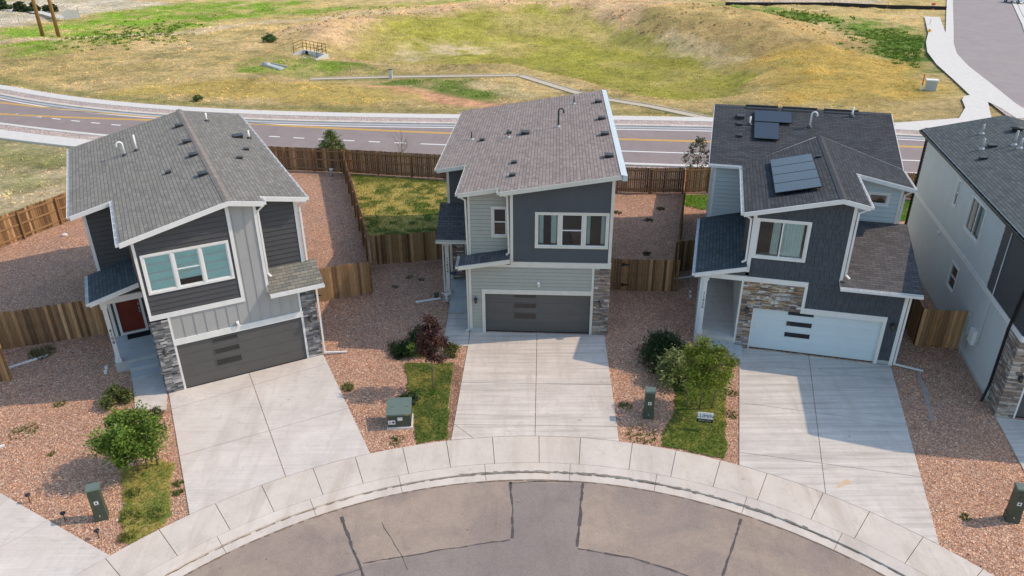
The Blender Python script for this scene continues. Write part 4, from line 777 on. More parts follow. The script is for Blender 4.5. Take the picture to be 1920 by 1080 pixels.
def grid_obj(name, xs, ys, mname, zoff=-.07):
    X, Y = np.meshgrid(xs, ys); Z = relief(X, Y)+zoff; V = np.stack([X, Y, Z], -1).reshape(-1, 3); nx, ny = len(xs), len(ys)
    i = np.arange(nx*ny).reshape(ny, nx); F = np.stack([i[:-1, :-1], i[:-1, 1:], i[1:, 1:], i[1:, :-1]], -1).reshape(-1, 4)
    me = bpy.data.meshes.new(name); me.from_pydata(V.tolist(), [], F.tolist()); C = field_tone(X, Y).reshape(-1, 3)
    ca = me.color_attributes.new('tone', 'FLOAT_COLOR', 'POINT'); ca.data.foreach_set('color', np.concatenate([C, np.ones((len(C), 1))], 1).astype(np.float32).ravel())
    me.materials.append(MATS[mname]); me.polygons.foreach_set('use_smooth', [True]*len(F)); o = bpy.data.objects.new(name, me); COL.objects.link(o); return o
gx = np.concatenate([np.linspace(-420, -112, 45), np.arange(-110, 110.1, .62), np.linspace(112, 420, 45)]); gy = np.concatenate([np.linspace(28, 43, 6), np.arange(44, 172, .62), np.linspace(174, 620, 60)])
structure(grid_obj('ground', gx, gy, 'field_ground'))
def sheet(name, poly, z, m, kind='structure'):
    mb = MB(); V3 = [Vector((x, y, z)) for x, y in poly]
    for t in tessellate_polygon([V3]):
        a, b, c = (V3[k] for k in t); t = t if (b-a).cross(c-a).z > 0 else t[::-1]; mb.face([V3[k] for k in t])
    o = mb.build(name, m); o['kind'] = kind; return o
def arc(r, a0, a1, n): return [(CX+r*math.cos(R(a0+(a1-a0)*k/n)), CY+r*math.sin(R(a0+(a1-a0)*k/n))) for k in range(n+1)]
sheet('gravel_bed', [(-55, -12), (-55, 24), (-33, 29.6), (-22.7, 54.25), (-16.4, 53.3), (-11.9, 52.6), (-4.6, 51.1), (7, 48.25), (11.4, 47.95), (13.1, 48.1), (25.4, 46.7), (34, 44.8), (60, 42), (60, -12)]+arc(R_OUT+.02, -80, 260, 150)[::1][0:0]+[(CX+R_OUT*math.cos(R(-60)), -12)]+arc(R_OUT+.02, -40, 220, 130)+[(CX-R_OUT*math.cos(R(-60)), -12)], 0, 'gravel')
mb = MB(); mb.face([(-80, -60, -.5), (80, -60, -.5), (80, 29, -.5), (-80, 29, -.5)]); structure(mb.build('subsoil', 'soil'))
# the court's asphalt, gutter, rolled kerb and pavement
mb = MB(); a = arc(R_GUT+.05, -60, 240, 120); mb.face([(x, y, -.085) for x, y in a]); structure(mb.build('court_road', 'asphalt_court'))
def ring(name, r0, z0, r1, z1, joints, m, gap=.02, base=-.25):
    mb = MB()
    for j0, j1 in zip(joints[:-1], joints[1:]):
        n = max(2, int((j1-j0)/1.5)); g0, g1 = math.degrees(gap/2/r1), math.degrees(gap/2/r1)
        A = [j0+g0+(j1-j0-g0-g1)*k/n for k in range(n+1)]
        for p, q in zip(A[:-1], A[1:]):
            P = lambda r, t, z: (CX+r*math.cos(R(t)), CY+r*math.sin(R(t)), z)
            mb.face([P(r0, p, z0), P(r1, p, z1), P(r1, q, z1), P(r0, q, z0)]); mb.face([P(r1, p, base), P(r1, q, base), P(r1, q, z1), P(r1, p, z1)]); mb.face([P(r0, q, base), P(r0, p, base), P(r0, p, z0), P(r0, q, z0)])
        for t in (A[0], A[-1]): mb.face([P(r0, t, base), P(r1, t, base), P(r1, t, z1), P(r0, t, z0)])
    o = mb.build(name, m); o['kind'] = 'structure'; return o
j = [-60+5.5*k for k in range(56)]; rr = random.Random(3)
jp = [a+rr.uniform(-.5, .5) for a in j]; jk = [-60+11*k+1.5 for k in range(28)]
ring('pavement', R_MID+.012, .022, R_OUT, .03, jp, 'concrete'); ring('kerb', R_LIP+.012, -.02, R_MID, .022, jk, 'concrete', .015); ring('gutter_pan', R_GUT, -.075, R_LIP, -.068, jk, 'concrete', .015)
sheet('road_patch', [(-.09, 19.7), (-.03, 18.4), (-.04, 17.15), (-2.2, 16.75), (-4.45, 16.15), (-6.6, 15.2), (-10, 13), (-12, 8), (-12, -2), (12, -2), (12, 8), (9.5, 12.8), (7, 14.6), (5.04, 15.74), (3.52, 16.41), (1.95, 16.8), (2.1, 18), (2.34, 19.65)], -.083, 'asphalt_patch')
# sealed cracks in the court
mb = MB(); rr = random.Random(9)
def crack(pts, wd, z=-.081, skip=0.0):
    P = []
    for (x0, y0), (x1, y1) in zip(pts[:-1], pts[1:]):
        n = max(2, int(math.hypot(x1-x0, y1-y0)/.25))
        for k in range(n): P.append((x0+(x1-x0)*k/n+rr.uniform(-.02, .02), y0+(y1-y0)*k/n+rr.uniform(-.02, .02)))
    P.append(pts[-1])
    for k in range(len(P)-1):
        if rr.random() < skip: continue
        (x0, y0), (x1, y1) = P[k], P[k+1]; L = math.hypot(x1-x0, y1-y0)+1e-6; nx, ny = -(y1-y0)/L, (x1-x0)/L; w0, w1 = wd*rr.uniform(.4, 1.45)/2, wd*rr.uniform(.4, 1.45)/2
        mb.face([(x0-nx*w0, y0-ny*w0, z), (x1-nx*w1, y1-ny*w1, z), (x1+nx*w1, y1+ny*w1, z), (x0+nx*w0, y0+ny*w0, z)])
crack([(-5.46, 18.17), (-4.75, 16.6), (-4.45, 16.05), (-4.2, 15.2), (-3.9, 13.5)], 0.090); crack([(-4.45, 16.25), (-2.2, 16.75), (-.1, 17.15)], 0.045); crack([(-.04, 17.2), (-.02, 18.4), (-.09, 19.75)], 0.076); crack([(2.34, 19.7), (2.1, 18), (1.93, 16.85)], 0.090); crack([(1.95, 16.78), (3.52, 16.41), (5.04, 15.74), (6.2, 15.1)], 0.062); crack([(7.19, 17.96), (6.6, 16.8), (6.04, 15.73), (5.4, 14.4)], 0.068); crack([(-4.15, 17.92), (-3.3, 16.5), (-3.1, 16)], 0.022); crack([(-.1, 19.68), (1.1, 19.76), (2.34, 19.7)], 0.045)
crack([(-4.45, 16.05), (-6.5, 15.2)], 0.027)
structure(mb.build('sealed_crack', 'crack_sealer')); mb = MB()
crack(arc(R_LIP-.02, 20, 165, 120), .035, -.062, .25); crack(arc(R_LIP+.02, 55, 100, 40), .03, -.012, .3); crack(arc(R_GUT-.03, 20, 165, 120), .055, -.080, .2)
structure(mb.build('gutter_dirt', 'soil'))
# driveways: separate slabs with open joints
def slabs(name, poly, cuts, m, z=.03, gap=.022):
    ps = [poly]
    for (x0, y0), (x1, y1) in cuts:
        L = math.hypot(x1-x0, y1-y0); a, b = -(y1-y0)/L, (x1-x0)/L; c = a*x0+b*y0; nx = []
        for p in ps:
            for q in (clip(p, a, b, c-gap/2), clip(p, -a, -b, -c-gap/2)):
                if q and len(q) > 2: nx.append(q)
        ps = nx
    mb = MB()
    for p in ps: mb.prism(p, -.1, z)
    o = mb.build(name, m); o['kind'] = 'structure'; return o
def on_arc(x, y, r=R_OUT+.02): d = math.hypot(x-CX, y-CY); return (CX+(x-CX)*r/d, CY+(y-CY)*r/d)
def arc_between(p, q, n=10, r=R_OUT+.02):
    a, b = math.atan2(p[1]-CY, p[0]-CX), math.atan2(q[1]-CY, q[0]-CX); return [(CX+r*math.cos(a+(b-a)*k/n), CY+r*math.sin(a+(b-a)*k/n)) for k in range(n+1)]
slabs('driveway', [(-13.62, 24.88), (-8.12, 27.7)]+arc_between((-5.02, 21.11), (-10.27, 18.18)), [((-10.94, 26.43), (-7.71, 19.99)), ((-13.1, 23.8), (-10.35, 25.45)), ((-11.63, 21.08), (-6.14, 23.9))], 'concrete_left')
slabs('driveway', [(-1.88, 29.6), (4.12, 29.2)]+arc_between((3.83, 21.81), (-2.22, 21.86)), [((1.11, 29.35), (.81, 22.11)), ((-2.07, 25.53), (4.07, 25.3)), ((-2.17, 22.76), (3.83, 22.6)), ((-2.1, 22.7), (-1.5, 22.03))], 'concrete_mid')
slabs('driveway', [(9.86, 28.1), (15.75, 26.6)]+arc_between((13.03, 16.96), (7.8, 20.45), 12), [((12.66, 27.53), (10.25, 19.1)), ((8.78, 24.04), (14.57, 22.62)), ((7.98, 21.09), (13.78, 19.74)), ((9.6, 26.9), (15.5, 25.5))], 'concrete_right')
slabs('driveway', [(-24.5, 23.4), (-16.93, 19.23)]+arc_between((-12.08, 16.55), (-15.6, 11.5), 8)+[(-22, 14)], [((-15.49, 16.8), (-14.2, 18.6)), ((-20.5, 21), (-17, 14))], 'concrete_left')
slabs('driveway', [(18.1, 23.05), (23.8, 21.8)]+arc_between((17.9, 10.2), (15.9, 13.2), 6)+[(16.9, 18.2)], [((20.9, 22.4), (17, 11.6))], 'concrete_right')
slabs('front_path', [(-15.44, 25.77), (-14.4, 26.3), (-13.68, 24.86), (-13.28, 23.78), (-14.5, 23.83), (-15.0, 24.85)], [((-15.1, 24.6), (-13.6, 25.0))], 'concrete_left', .028)
slabs('front_path', [(-3.0, 31.25), (-1.85, 31.3), (-1.93, 29.5), (-1.95, 28.33), (-3.04, 28.58)], [((-3, 30.1), (-1.9, 30.1)), ((-3, 29.25), (-1.9, 29.25))], 'concrete_mid', .028)
mb = MB(); c0 = np.array([11.13, 19.53])
for k in range(6): t = k/5; mb.face([(c0[0]-.62*t+.13*(1-t)*math.cos(a_)+.015*math.cos(a_), c0[1]-.36*t+.10*(1-t)*math.sin(a_)+.015*math.sin(a_), .034+.0002*k) for a_ in [2*math.pi*q/9 for q in range(9)]])
structure(mb.build('rust_stain', 'stain_rust'))
mb = MB(); pts = [(16.75, 26.3, .04), (16.5, 25.6, .07), (16.35, 24.9, .13), (16.15, 24.3, .10), (15.85, 23.5, .06), (15.65, 22.9, .10)]
for (x0, y0, w0), (x1, y1, w1) in zip(pts[:-1], pts[1:]): mb.face([(x0-w0, y0, .006), (x1-w1, y1, .006), (x1+w1, y1, .006), (x0+w0, y0, .006)])
structure(mb.build('wet_patch', 'wet_patch'))
# main road
def strip(name, fa, fb, x0, x1, z, m, n=120, edge=None):
    xs = np.linspace(x0, x1, n+1); A, B = fa(xs), fb(xs); mb = MB()
    for k in range(n):
        mb.face([(xs[k], A[k], z), (xs[k+1], A[k+1], z), (xs[k+1], B[k+1], z), (xs[k], B[k], z)])
        if edge:
            for f_ in (A, B): mb.face([(xs[k], f_[k], z-edge), (xs[k+1], f_[k+1], z-edge), (xs[k+1], f_[k+1], z), (xs[k], f_[k], z)])
    o = mb.build(name, m); o['kind'] = 'structure'; return o
off = lambda f, d: (lambda x: f(x)+d)
strip('road', f_near, off(f_far, -.05), -190, 110, -.012, 'asphalt_main', 200)
strip('kerb', off(f_far, -.05), off(f_far, .45), -190, 36, .10, 'concrete', 150, .2); strip('gutter_pan', off(f_far, -.55), off(f_far, -.05), -190, 40, -.004, 'foundation', 150)
strip('rock_strip', off(f_far, .45), off(f_far, 1.75), -190, 34.5, .07, 'road_rock', 150, .15); strip('pavement', off(f_far, 1.75), off(f_far, 3.2), -190, 35, .10, 'culvert_concrete', 150, .2)
strip('kerb', off(f_near, -.45), off(f_near, .02), -190, 90, .10, 'culvert_concrete', 150, .2); strip('rock_strip', off(f_near, -1.75), off(f_near, -.45), -190, -22, .07, 'road_rock', 60, .15); strip('pavement', off(f_near, -3.7), off(f_near, -1.75), -190, -22, .09, 'culvert_concrete', 60, .2)
strip('rock_strip', off(f_near, -9), off(f_near, -.45), -22, 90, -.02, 'road_rock', 90)
mk = MB()
def mark(f, d0, d1, x0, x1, z=-.006):
    n = max(1, int((x1-x0)/2.0)); xs = np.linspace(x0, x1, n+1); y = f(xs)
    for k in range(n): mk.face([(xs[k], y[k]+d0, z), (xs[k+1], y[k+1]+d0, z), (xs[k+1], y[k+1]+d1, z), (xs[k], y[k]+d1, z)])
xs_t = np.array([-190, -60, -50, -42, -33, -28]); 
def f_y2(x): x = np.asarray(x, float); return f_yel(x)-np.clip((-x-27)/20, 0, 3)**1.0*3.3
mark(f_yel, -.21, -.06, -26, 110); mark(f_yel, .06, .21, -190, 110); mark(f_yel, -.21, -.06, -190, -26); mark(f_y2, -.06, .09, -190, -27); mark(f_y2, -.33, -.18, -190, -27)
structure(mk.build('yellow_line', 'yellow_paint')); mk = MB()
mark(f_far, -1.15, -.9, -190, 36)
x = -46.0
while x < -7.5: mark(f_dash, -.1, .13, x, x+.95); x += 2.15
mark(f_dash, -.1, .13, -7.3, 110)
structure(mk.build('white_line', 'white_paint'))
# side road climbing away at the right
def poly_strip(name, L, Rr, z, m):
    mb = MB()
    for k in range(len(L)-1): mb.face([(*L[k], z), (*Rr[k], z), (*Rr[k+1], z), (*L[k+1], z)])
    o = mb.build(name, m); o['kind'] = 'structure'; return o
K = [(46.0, 62.5), (46.9, 68.8), (47.9, 72.2), (50.6, 81.2), (53.2, 90.2), (56.0, 98), (59.5, 105.5), (65.5, 117), (85.7, 156), (107, 197)]
RR_ = [(62, 60), (64, 74), (66, 84), (69, 96), (71.5, 106), (75.2, 115.7), (79, 122.5), (83, 130), (96.6, 155.4), (117.5, 196)]
poly_strip('road', K, RR_, .012, 'asphalt_side')
def offs(L, d):
    o = []
    for k, p in enumerate(L):
        a, b = L[max(k-1, 0)], L[min(k+1, len(L)-1)]; t = np.array(b)-np.array(a); t = t/np.linalg.norm(t); o.append((p[0]-t[1]*d, p[1]+t[0]*d))
    return o
poly_strip('kerb', offs(K[1:], 1.0), offs(K[1:], -.05), .09, 'culvert_concrete'); poly_strip('kerb', offs(RR_, .0), offs(RR_, -.7), .1, 'culvert_concrete'); poly_strip('pavement', offs(RR_, -.8), offs(RR_, -26), .06, 'culvert_concrete')
PV = K[2:7]+[(63.5, 113), (71.7, 131)]
poly_strip('pavement', offs(PV, 3.3), offs(PV, 1.0), .095, 'culvert_concrete')
sheet('pavement', [(44.6, 74.9), (47.8, 76.5), (47.5, 73.2), (45.9, 73.1), (43.4, 68.2), (41.6, 64.6), (38.6, 63.3), (33, 63.2), (33, 64.9), (39.6, 66.4), (42.2, 70.2), (43.6, 73.4)], .102, 'culvert_concrete'); sheet('pavement', [(45.6, 73.6), (47.6, 72.6), (47.2, 66.5), (44.6, 66.2), (45.4, 70.2)], .106, 'culvert_concrete')
sheet('rock_strip', [(40, 62.2), (44, 66), (46, 73.8), (48, 73.2), (46.8, 62)], .085, 'road_rock')
# concrete trickle channel through the basin
def zt(x, y): return float(relief(np.array([x]), np.array([y]))[0])-.07
def channel(pts, wd):
    mb = MB()
    for (x0, y0), (x1, y1) in zip(pts[:-1], pts[1:]):
        n = 14; L = math.hypot(x1-x0, y1-y0); nx, ny = -(y1-y0)/L, (x1-x0)/L
        for k in range(n):
            A = [(x0+(x1-x0)*(k+d)/n, y0+(y1-y0)*(k+d)/n) for d in (0, .985)]; P = []
            for s0, s1, hh in ((-wd/2, -wd/2+.14, .12), (wd/2-.14, wd/2, .12), (-wd/2+.14, wd/2-.14, .0)):
                q = [(A[0][0]+nx*s0, A[0][1]+ny*s0), (A[1][0]+nx*s0, A[1][1]+ny*s0), (A[1][0]+nx*s1, A[1][1]+ny*s1), (A[0][0]+nx*s1, A[0][1]+ny*s1)]; z = zt(*A[0])
                mb.hexa([(a, b, z-.3) for a, b in q], [(a, b, z+.04+hh*.5) for a, b in q])
    return structure(mb.build('drainage_channel', 'channel_tan'))
channel([(-22.8, 87.4), (-13.5, 88.3), (1.05, 88.9), (9.2, 76.2), (17.5, 65.8+1.6)], 1.3)

# ---------------------------------------------------------------- lawns
def lawn(poly, name, tones, z=.02, dens=520, hgt=.045, seed=1, rough=.10, holes=()):
    P = np.array(poly); lo, hi = P.min(0)-.3, P.max(0)+.3; s = .07 if np.prod(hi-lo) < 60 else .25
    xs, ys = np.arange(lo[0], hi[0], s), np.arange(lo[1], hi[1], s); X, Y = np.meshgrid(xs, ys); wx = X+(fbm(X, Y, .6, seed)-.5)*rough*2; wy = Y+(fbm(X, Y, .6, seed+9)-.5)*rough*2
    ins = inside(wx, wy, poly); C = tones(X, Y); mb = MB()
    for a in range(len(ys)-1):
        for b in range(len(xs)-1):
            if ins[a, b]:
                mb.face([(xs[b], ys[a], z), (xs[b+1], ys[a], z), (xs[b+1], ys[a+1], z), (xs[b], ys[a+1], z)], 0, tuple(C[a, b]))
    o = mb.build(name, 'lawn_base'); structure(o)
    rg = np.random.default_rng(seed); n = int(dens*np.prod(hi-lo)); n = min(n, 30000); px, py = rg.uniform(lo[0], hi[0], n), rg.uniform(lo[1], hi[1], n)
    ok = inside(px+(fbm(px, py, .6, seed)-.5)*rough*2.6, py+(fbm(px, py, .6, seed+9)-.5)*rough*2.6, poly); px, py = px[ok], py[ok]; tufts('lawn_grass', px, py, np.full(px.shape, z-.005), tones(px, py)*1.25, hgt*rg.uniform(.5, 1.3, len(px)), .05, 3, rg)
def tufts(name, px, py, pz, C, H, spread, nb, rg, m='grass'):
    n = len(px); V = np.zeros((n, nb, 3, 3)); 
    th = rg.uniform(0, 2*math.pi, (n, nb)); lean = rg.uniform(.1, .75, (n, nb)); wd = rg.uniform(.18, .34, (n, nb))*spread; ba = rg.uniform(0, spread, (n, nb)); h = H[:, None]*rg.uniform(.65, 1.15, (n, nb))
    cx, cy = px[:, None]+np.cos(th)*ba*.6, py[:, None]+np.sin(th)*ba*.6; tx, ty = cx+np.cos(th)*lean*h, cy+np.sin(th)*lean*h; ph = rg.uniform(0, math.pi, (n, nb))
    V[..., 0, 0], V[..., 0, 1], V[..., 0, 2] = cx-np.cos(ph)*wd, cy-np.sin(ph)*wd, pz[:, None]
    V[..., 1, 0], V[..., 1, 1], V[..., 1, 2] = cx+np.cos(ph)*wd, cy+np.sin(ph)*wd, pz[:, None]
    V[..., 2, 0], V[..., 2, 1], V[..., 2, 2] = tx, ty, pz[:, None]+h
    N = n*nb; me = bpy.data.meshes.new(name); me.vertices.add(N*3); me.vertices.foreach_set('co', V.reshape(-1).astype(np.float32)); me.loops.add(N*3); me.loops.foreach_set('vertex_index', np.arange(N*3, dtype=np.int32)); me.polygons.add(N); me.polygons.foreach_set('loop_start', np.arange(0, N*3, 3, dtype=np.int32))
    try: me.polygons.foreach_set('loop_total', np.full(N, 3, dtype=np.int32))
    except Exception: pass
    me.update(calc_edges=True)
    c = np.repeat(np.repeat(C[:, None, :]*rg.uniform(.75, 1.3, (n, nb, 1)), 1, 1)[:, :, None, :], 3, 2).reshape(-1, 3); ca = me.color_attributes.new('tone', 'FLOAT_COLOR', 'POINT'); ca.data.foreach_set('color', np.concatenate([c, np.ones((len(c), 1))], 1).astype(np.float32).ravel())
    me.materials.append(MATS[m]); o = bpy.data.objects.new(name, me); COL.objects.link(o); o['kind'] = 'stuff'; return o
def tone_mix(a, b, s, seed, lo=.4, hi=.6, extra=None):
    def f(X, Y):
        n = np.clip((fbm(X, Y, s, seed)-lo)/(hi-lo), 0, 1)[..., None]
        if extra is not None: n = np.clip(n+extra(X, Y)[..., None], 0, 1)
        return np.array(a)*(1-n)+np.array(b)*n
    return f
lawn([(-13.4, 20.3), (-12.4, 20.9), (-11.75, 20.6), (-11.35, 19.2), (-10.85, 18.15)]+arc_between((-10.95, 17.68), (-11.75, 16.95), 4, R_OUT+.08)+[(-12.05, 17.4), (-12.6, 18.6)], 'lawn', tone_mix((.34, .285, .085), (.17, .205, .045), .5, 5, .44, .70), seed=5)
lawn([(-4.55, 26.95), (-2.5, 26.97), (-2.47, 24.5)]+arc_between((-2.42, 21.72), (-3.45, 21.5), 3, R_OUT+.08)+[(-3.7, 22.8), (-4.2, 25)], 'lawn', tone_mix((.10, .135, .03), (.27, .235, .065), .45, 6, .45, .85, lambda x, y: np.clip(.5-np.hypot(x+3.45, y-25.9)/1.3, 0, .5)), seed=6)
lawn([(6.6, 26.2), (8.5, 26.1), (8.45, 24.9), (7.5, 21.2)]+arc_between((7.3, 20.72), (5.25, 21.45), 5, R_OUT+.08)+[(5.5, 22.2), (6.2, 23.6)], 'lawn', tone_mix((.115, .155, .03), (.25, .235, .06), .5, 7, .45, .85), seed=7)
lawn([(-11.6, 51.9), (-4.6, 50.3), (-2.9, 49.8), (-2.95, 37.8), (-7.3, 37.0), (-8.6, 41.2)], 'lawn', tone_mix((.43, .36, .115), (.13, .165, .035), .6, 8, .40, .6, lambda x, y: np.clip((y-49.2)/2, 0, .7)+np.clip((41.5-y)/4, 0, .55)), seed=8, dens=150, hgt=.10)
lawn([(11.3, 47.3), (16, 47.2), (26, 45.9), (25.3, 42.2), (12, 44.6), (10.9, 45.2)], 'lawn', tone_mix((.09, .19, .02), (.13, .19, .035), 1.0, 9), seed=9, dens=120, hgt=.08)
sheet('gravel_bed', [(-2.46, 26.95), (-2.06, 26.6), (-2.24, 21.92), (-2.42, 21.86)], .006, 'gravel_mulch')
# rough grass of the open ground
rg = np.random.default_rng(4); n = 66000; py = 46+(rg.random(n)**.8)*112; px = (rg.random(n)*2-1)*(.72*py+6)
keep = (((py > f_far(px)+3.5) | ((py < f_near(px)-4.0) & (px < -24-(54-py)*.42))) & ~((px > 33) & (px > 39.5+(py-74)*.50)) & (edge_dist(px, py, ZONES['soil']) > .5) & ~inside(px, py, ZONES['soil']) & ~inside(px, py, ZONES['sand1']) & (rg.random(n) < .35+1.1*fbm(px, py, 4, 55)))
for (x0, y0), (x1, y1) in (((-22.8, 87.4), (-13.5, 88.3)), ((-13.5, 88.3), (1.05, 88.9)), ((1.05, 88.9), (9.2, 76.2)), ((9.2, 76.2), (17.5, 67.4))):
    t = np.clip(((px-x0)*(x1-x0)+(py-y0)*(y1-y0))/((x1-x0)**2+(y1-y0)**2), 0, 1); keep &= np.hypot(px-x0-t*(x1-x0), py-y0-t*(y1-y0)) > .8
px, py = px[keep], py[keep]; C = field_tone(px, py)*rg.uniform(1.05, 1.95, (len(px), 1)); C[:, 1] *= rg.uniform(.92, 1.08, len(px)); hh = .06+.19*fbm(px, py, 3.5, 57)**2*rg.uniform(.5, 1.5, len(px)); hh *= np.where(C[:, 1] > C[:, 0], 1.5, 1.0)
tufts('field_grass', px, py, relief(px, py)-.09, C, hh, .22, 5, rg)

n = 1500; py = 108+rg.random(n)*42; px = -34+rg.random(n)*80; kk = (fbm(px, py, 6, 66) > .5) & (rg.random(n) < .8) & ~inside(px, py, ZONES['pond']); px, py = px[kk], py[kk]
tufts('bank_weeds', px, py, relief(px, py)-.09, np.array([(.32, .24, .12), (.27, .24, .10), (.38, .27, .15)])[rg.integers(0, 3, len(px))], rg.uniform(.12, .34, len(px)), .35, 6, rg)
n = 1100; cxs = np.array([(-56, 118, 9, 14), (51, 98, 6, 10), (54, 112, 5, 8), (48, 132, 6, 10)]); wi = rg.integers(0, 4, n); px = cxs[wi, 0]+rg.normal(0, .5, n)*cxs[wi, 2]; py = cxs[wi, 1]+rg.normal(0, .5, n)*cxs[wi, 3]; kk = ~(px > 39.5+(py-74)*.5) & (py > f_far(px)+4); px, py = px[kk], py[kk]
tufts('green_weeds', px, py, relief(px, py)-.09, np.array([(.16, .26, .04), (.12, .20, .035), (.22, .30, .05)])[rg.integers(0, 3, len(px))], rg.uniform(.12, .36, len(px)), .5, 9, rg)

# larger loose stones over the gravel
def stones(n, seed):
    rg = np.random.default_rng(seed); px, py = rg.uniform(-26, 26, n), rg.uniform(12, 50, n)
    ok = (np.hypot(px-CX, py-CY) > R_OUT+.1)
    for pl in ([(-13.9, 25.2), (-8, 28), (-4.9, 21), (-10.3, 17.9)], [(-2.1, 30), (4.3, 29.5), (4, 21), (-2.3, 21.4)], [(9.7, 28.6), (16, 26.9), (13.1, 16.5), (7.6, 20)], [(-24.5, 23.6), (-16.9, 19.35), (-12, 16.4), (-15, 10), (-22, 10)], [(18.0, 23.2), (24, 22), (18, 9), (15, 12)], [(-11.6, 52), (-4.6, 50.4), (-2.9, 50), (-2.9, 37.6), (-7.5, 36.9)], [(-13.4, 20.3), (-12.4, 20.9), (-11.75, 20.6), (-10.85, 18.1), (-11.7, 16.8), (-12.6, 18.6)], [(-4.6, 27), (-2.45, 27), (-2.4, 21.6), (-3.5, 21.4)], [(6.5, 26.3), (8.6, 26.2), (7.4, 20.6), (5.2, 21.3)], [(-15.6, 26.4), (-13.2, 26.8), (-13, 23.5), (-15.2, 23.5)], [(-3.2, 33), (-1.7, 33), (-1.8, 28.2), (-3.2, 28.4)]): ok &= ~inside(px, py, pl)
    for h, (a0, a1, b0, b1) in ((H1, (-1.9, 6.3, -.1, 15)), (H2, (-1.7, 6.3, -.1, 15)), (H3, (-1.9, 6.4, -1.2, 16.2)), (H4, (-.1, 7, -.1, 16))):
        t = h.rotation_euler.z; X, Y = px-h.location.x, py-h.location.y; u, v = X*math.cos(t)+Y*math.sin(t), -X*math.sin(t)+Y*math.cos(t); ok &= ~((u > a0) & (u < a1) & (v > b0) & (v < b1))
    px, py = px[ok], py[ok]; n = len(px); r = rg.uniform(.013, .036, n)*np.where(rg.random(n) < .06, 1.7, 1); base = np.array([(1, 0, 0), (0, 1, 0), (-1, 0, 0), (0, -1, 0), (0, 0, .75), (.1, .1, -.2)], float)
    V = base[None]*r[:, None, None]*rg.uniform(.65, 1.3, (n, 6, 1)); th = rg.uniform(0, 6.28, n); c, s = np.cos(th)[:, None], np.sin(th)[:, None]; X, Y = V[..., 0]*c-V[..., 1]*s, V[..., 0]*s+V[..., 1]*c; V = np.stack([X+px[:, None], Y+py[:, None], V[..., 2]+.004], -1).reshape(-1, 3)
    F = np.array([(0, 1, 4), (1, 2, 4), (2, 3, 4), (3, 0, 4)]); F = (F[None]+6*np.arange(n)[:, None, None]).reshape(-1, 3); me = bpy.data.meshes.new('loose_stones'); me.from_pydata(V.tolist(), [], F.tolist())
    pal = np.array([c for _, c in PAL]); col = np.repeat(pal[rg.integers(0, len(pal), n)]*rg.uniform(.7, 1.35, (n, 1)), 6, 0); ca = me.color_attributes.new('tone', 'FLOAT_COLOR', 'POINT'); ca.data.foreach_set('color', np.concatenate([col, np.ones((len(col), 1))], 1).astype(np.float32).ravel())
    me.materials.append(MATS['lawn_base']); o = bpy.data.objects.new('loose_stones', me); COL.objects.link(o); o['kind'] = 'stuff'
stones(34000, 77)

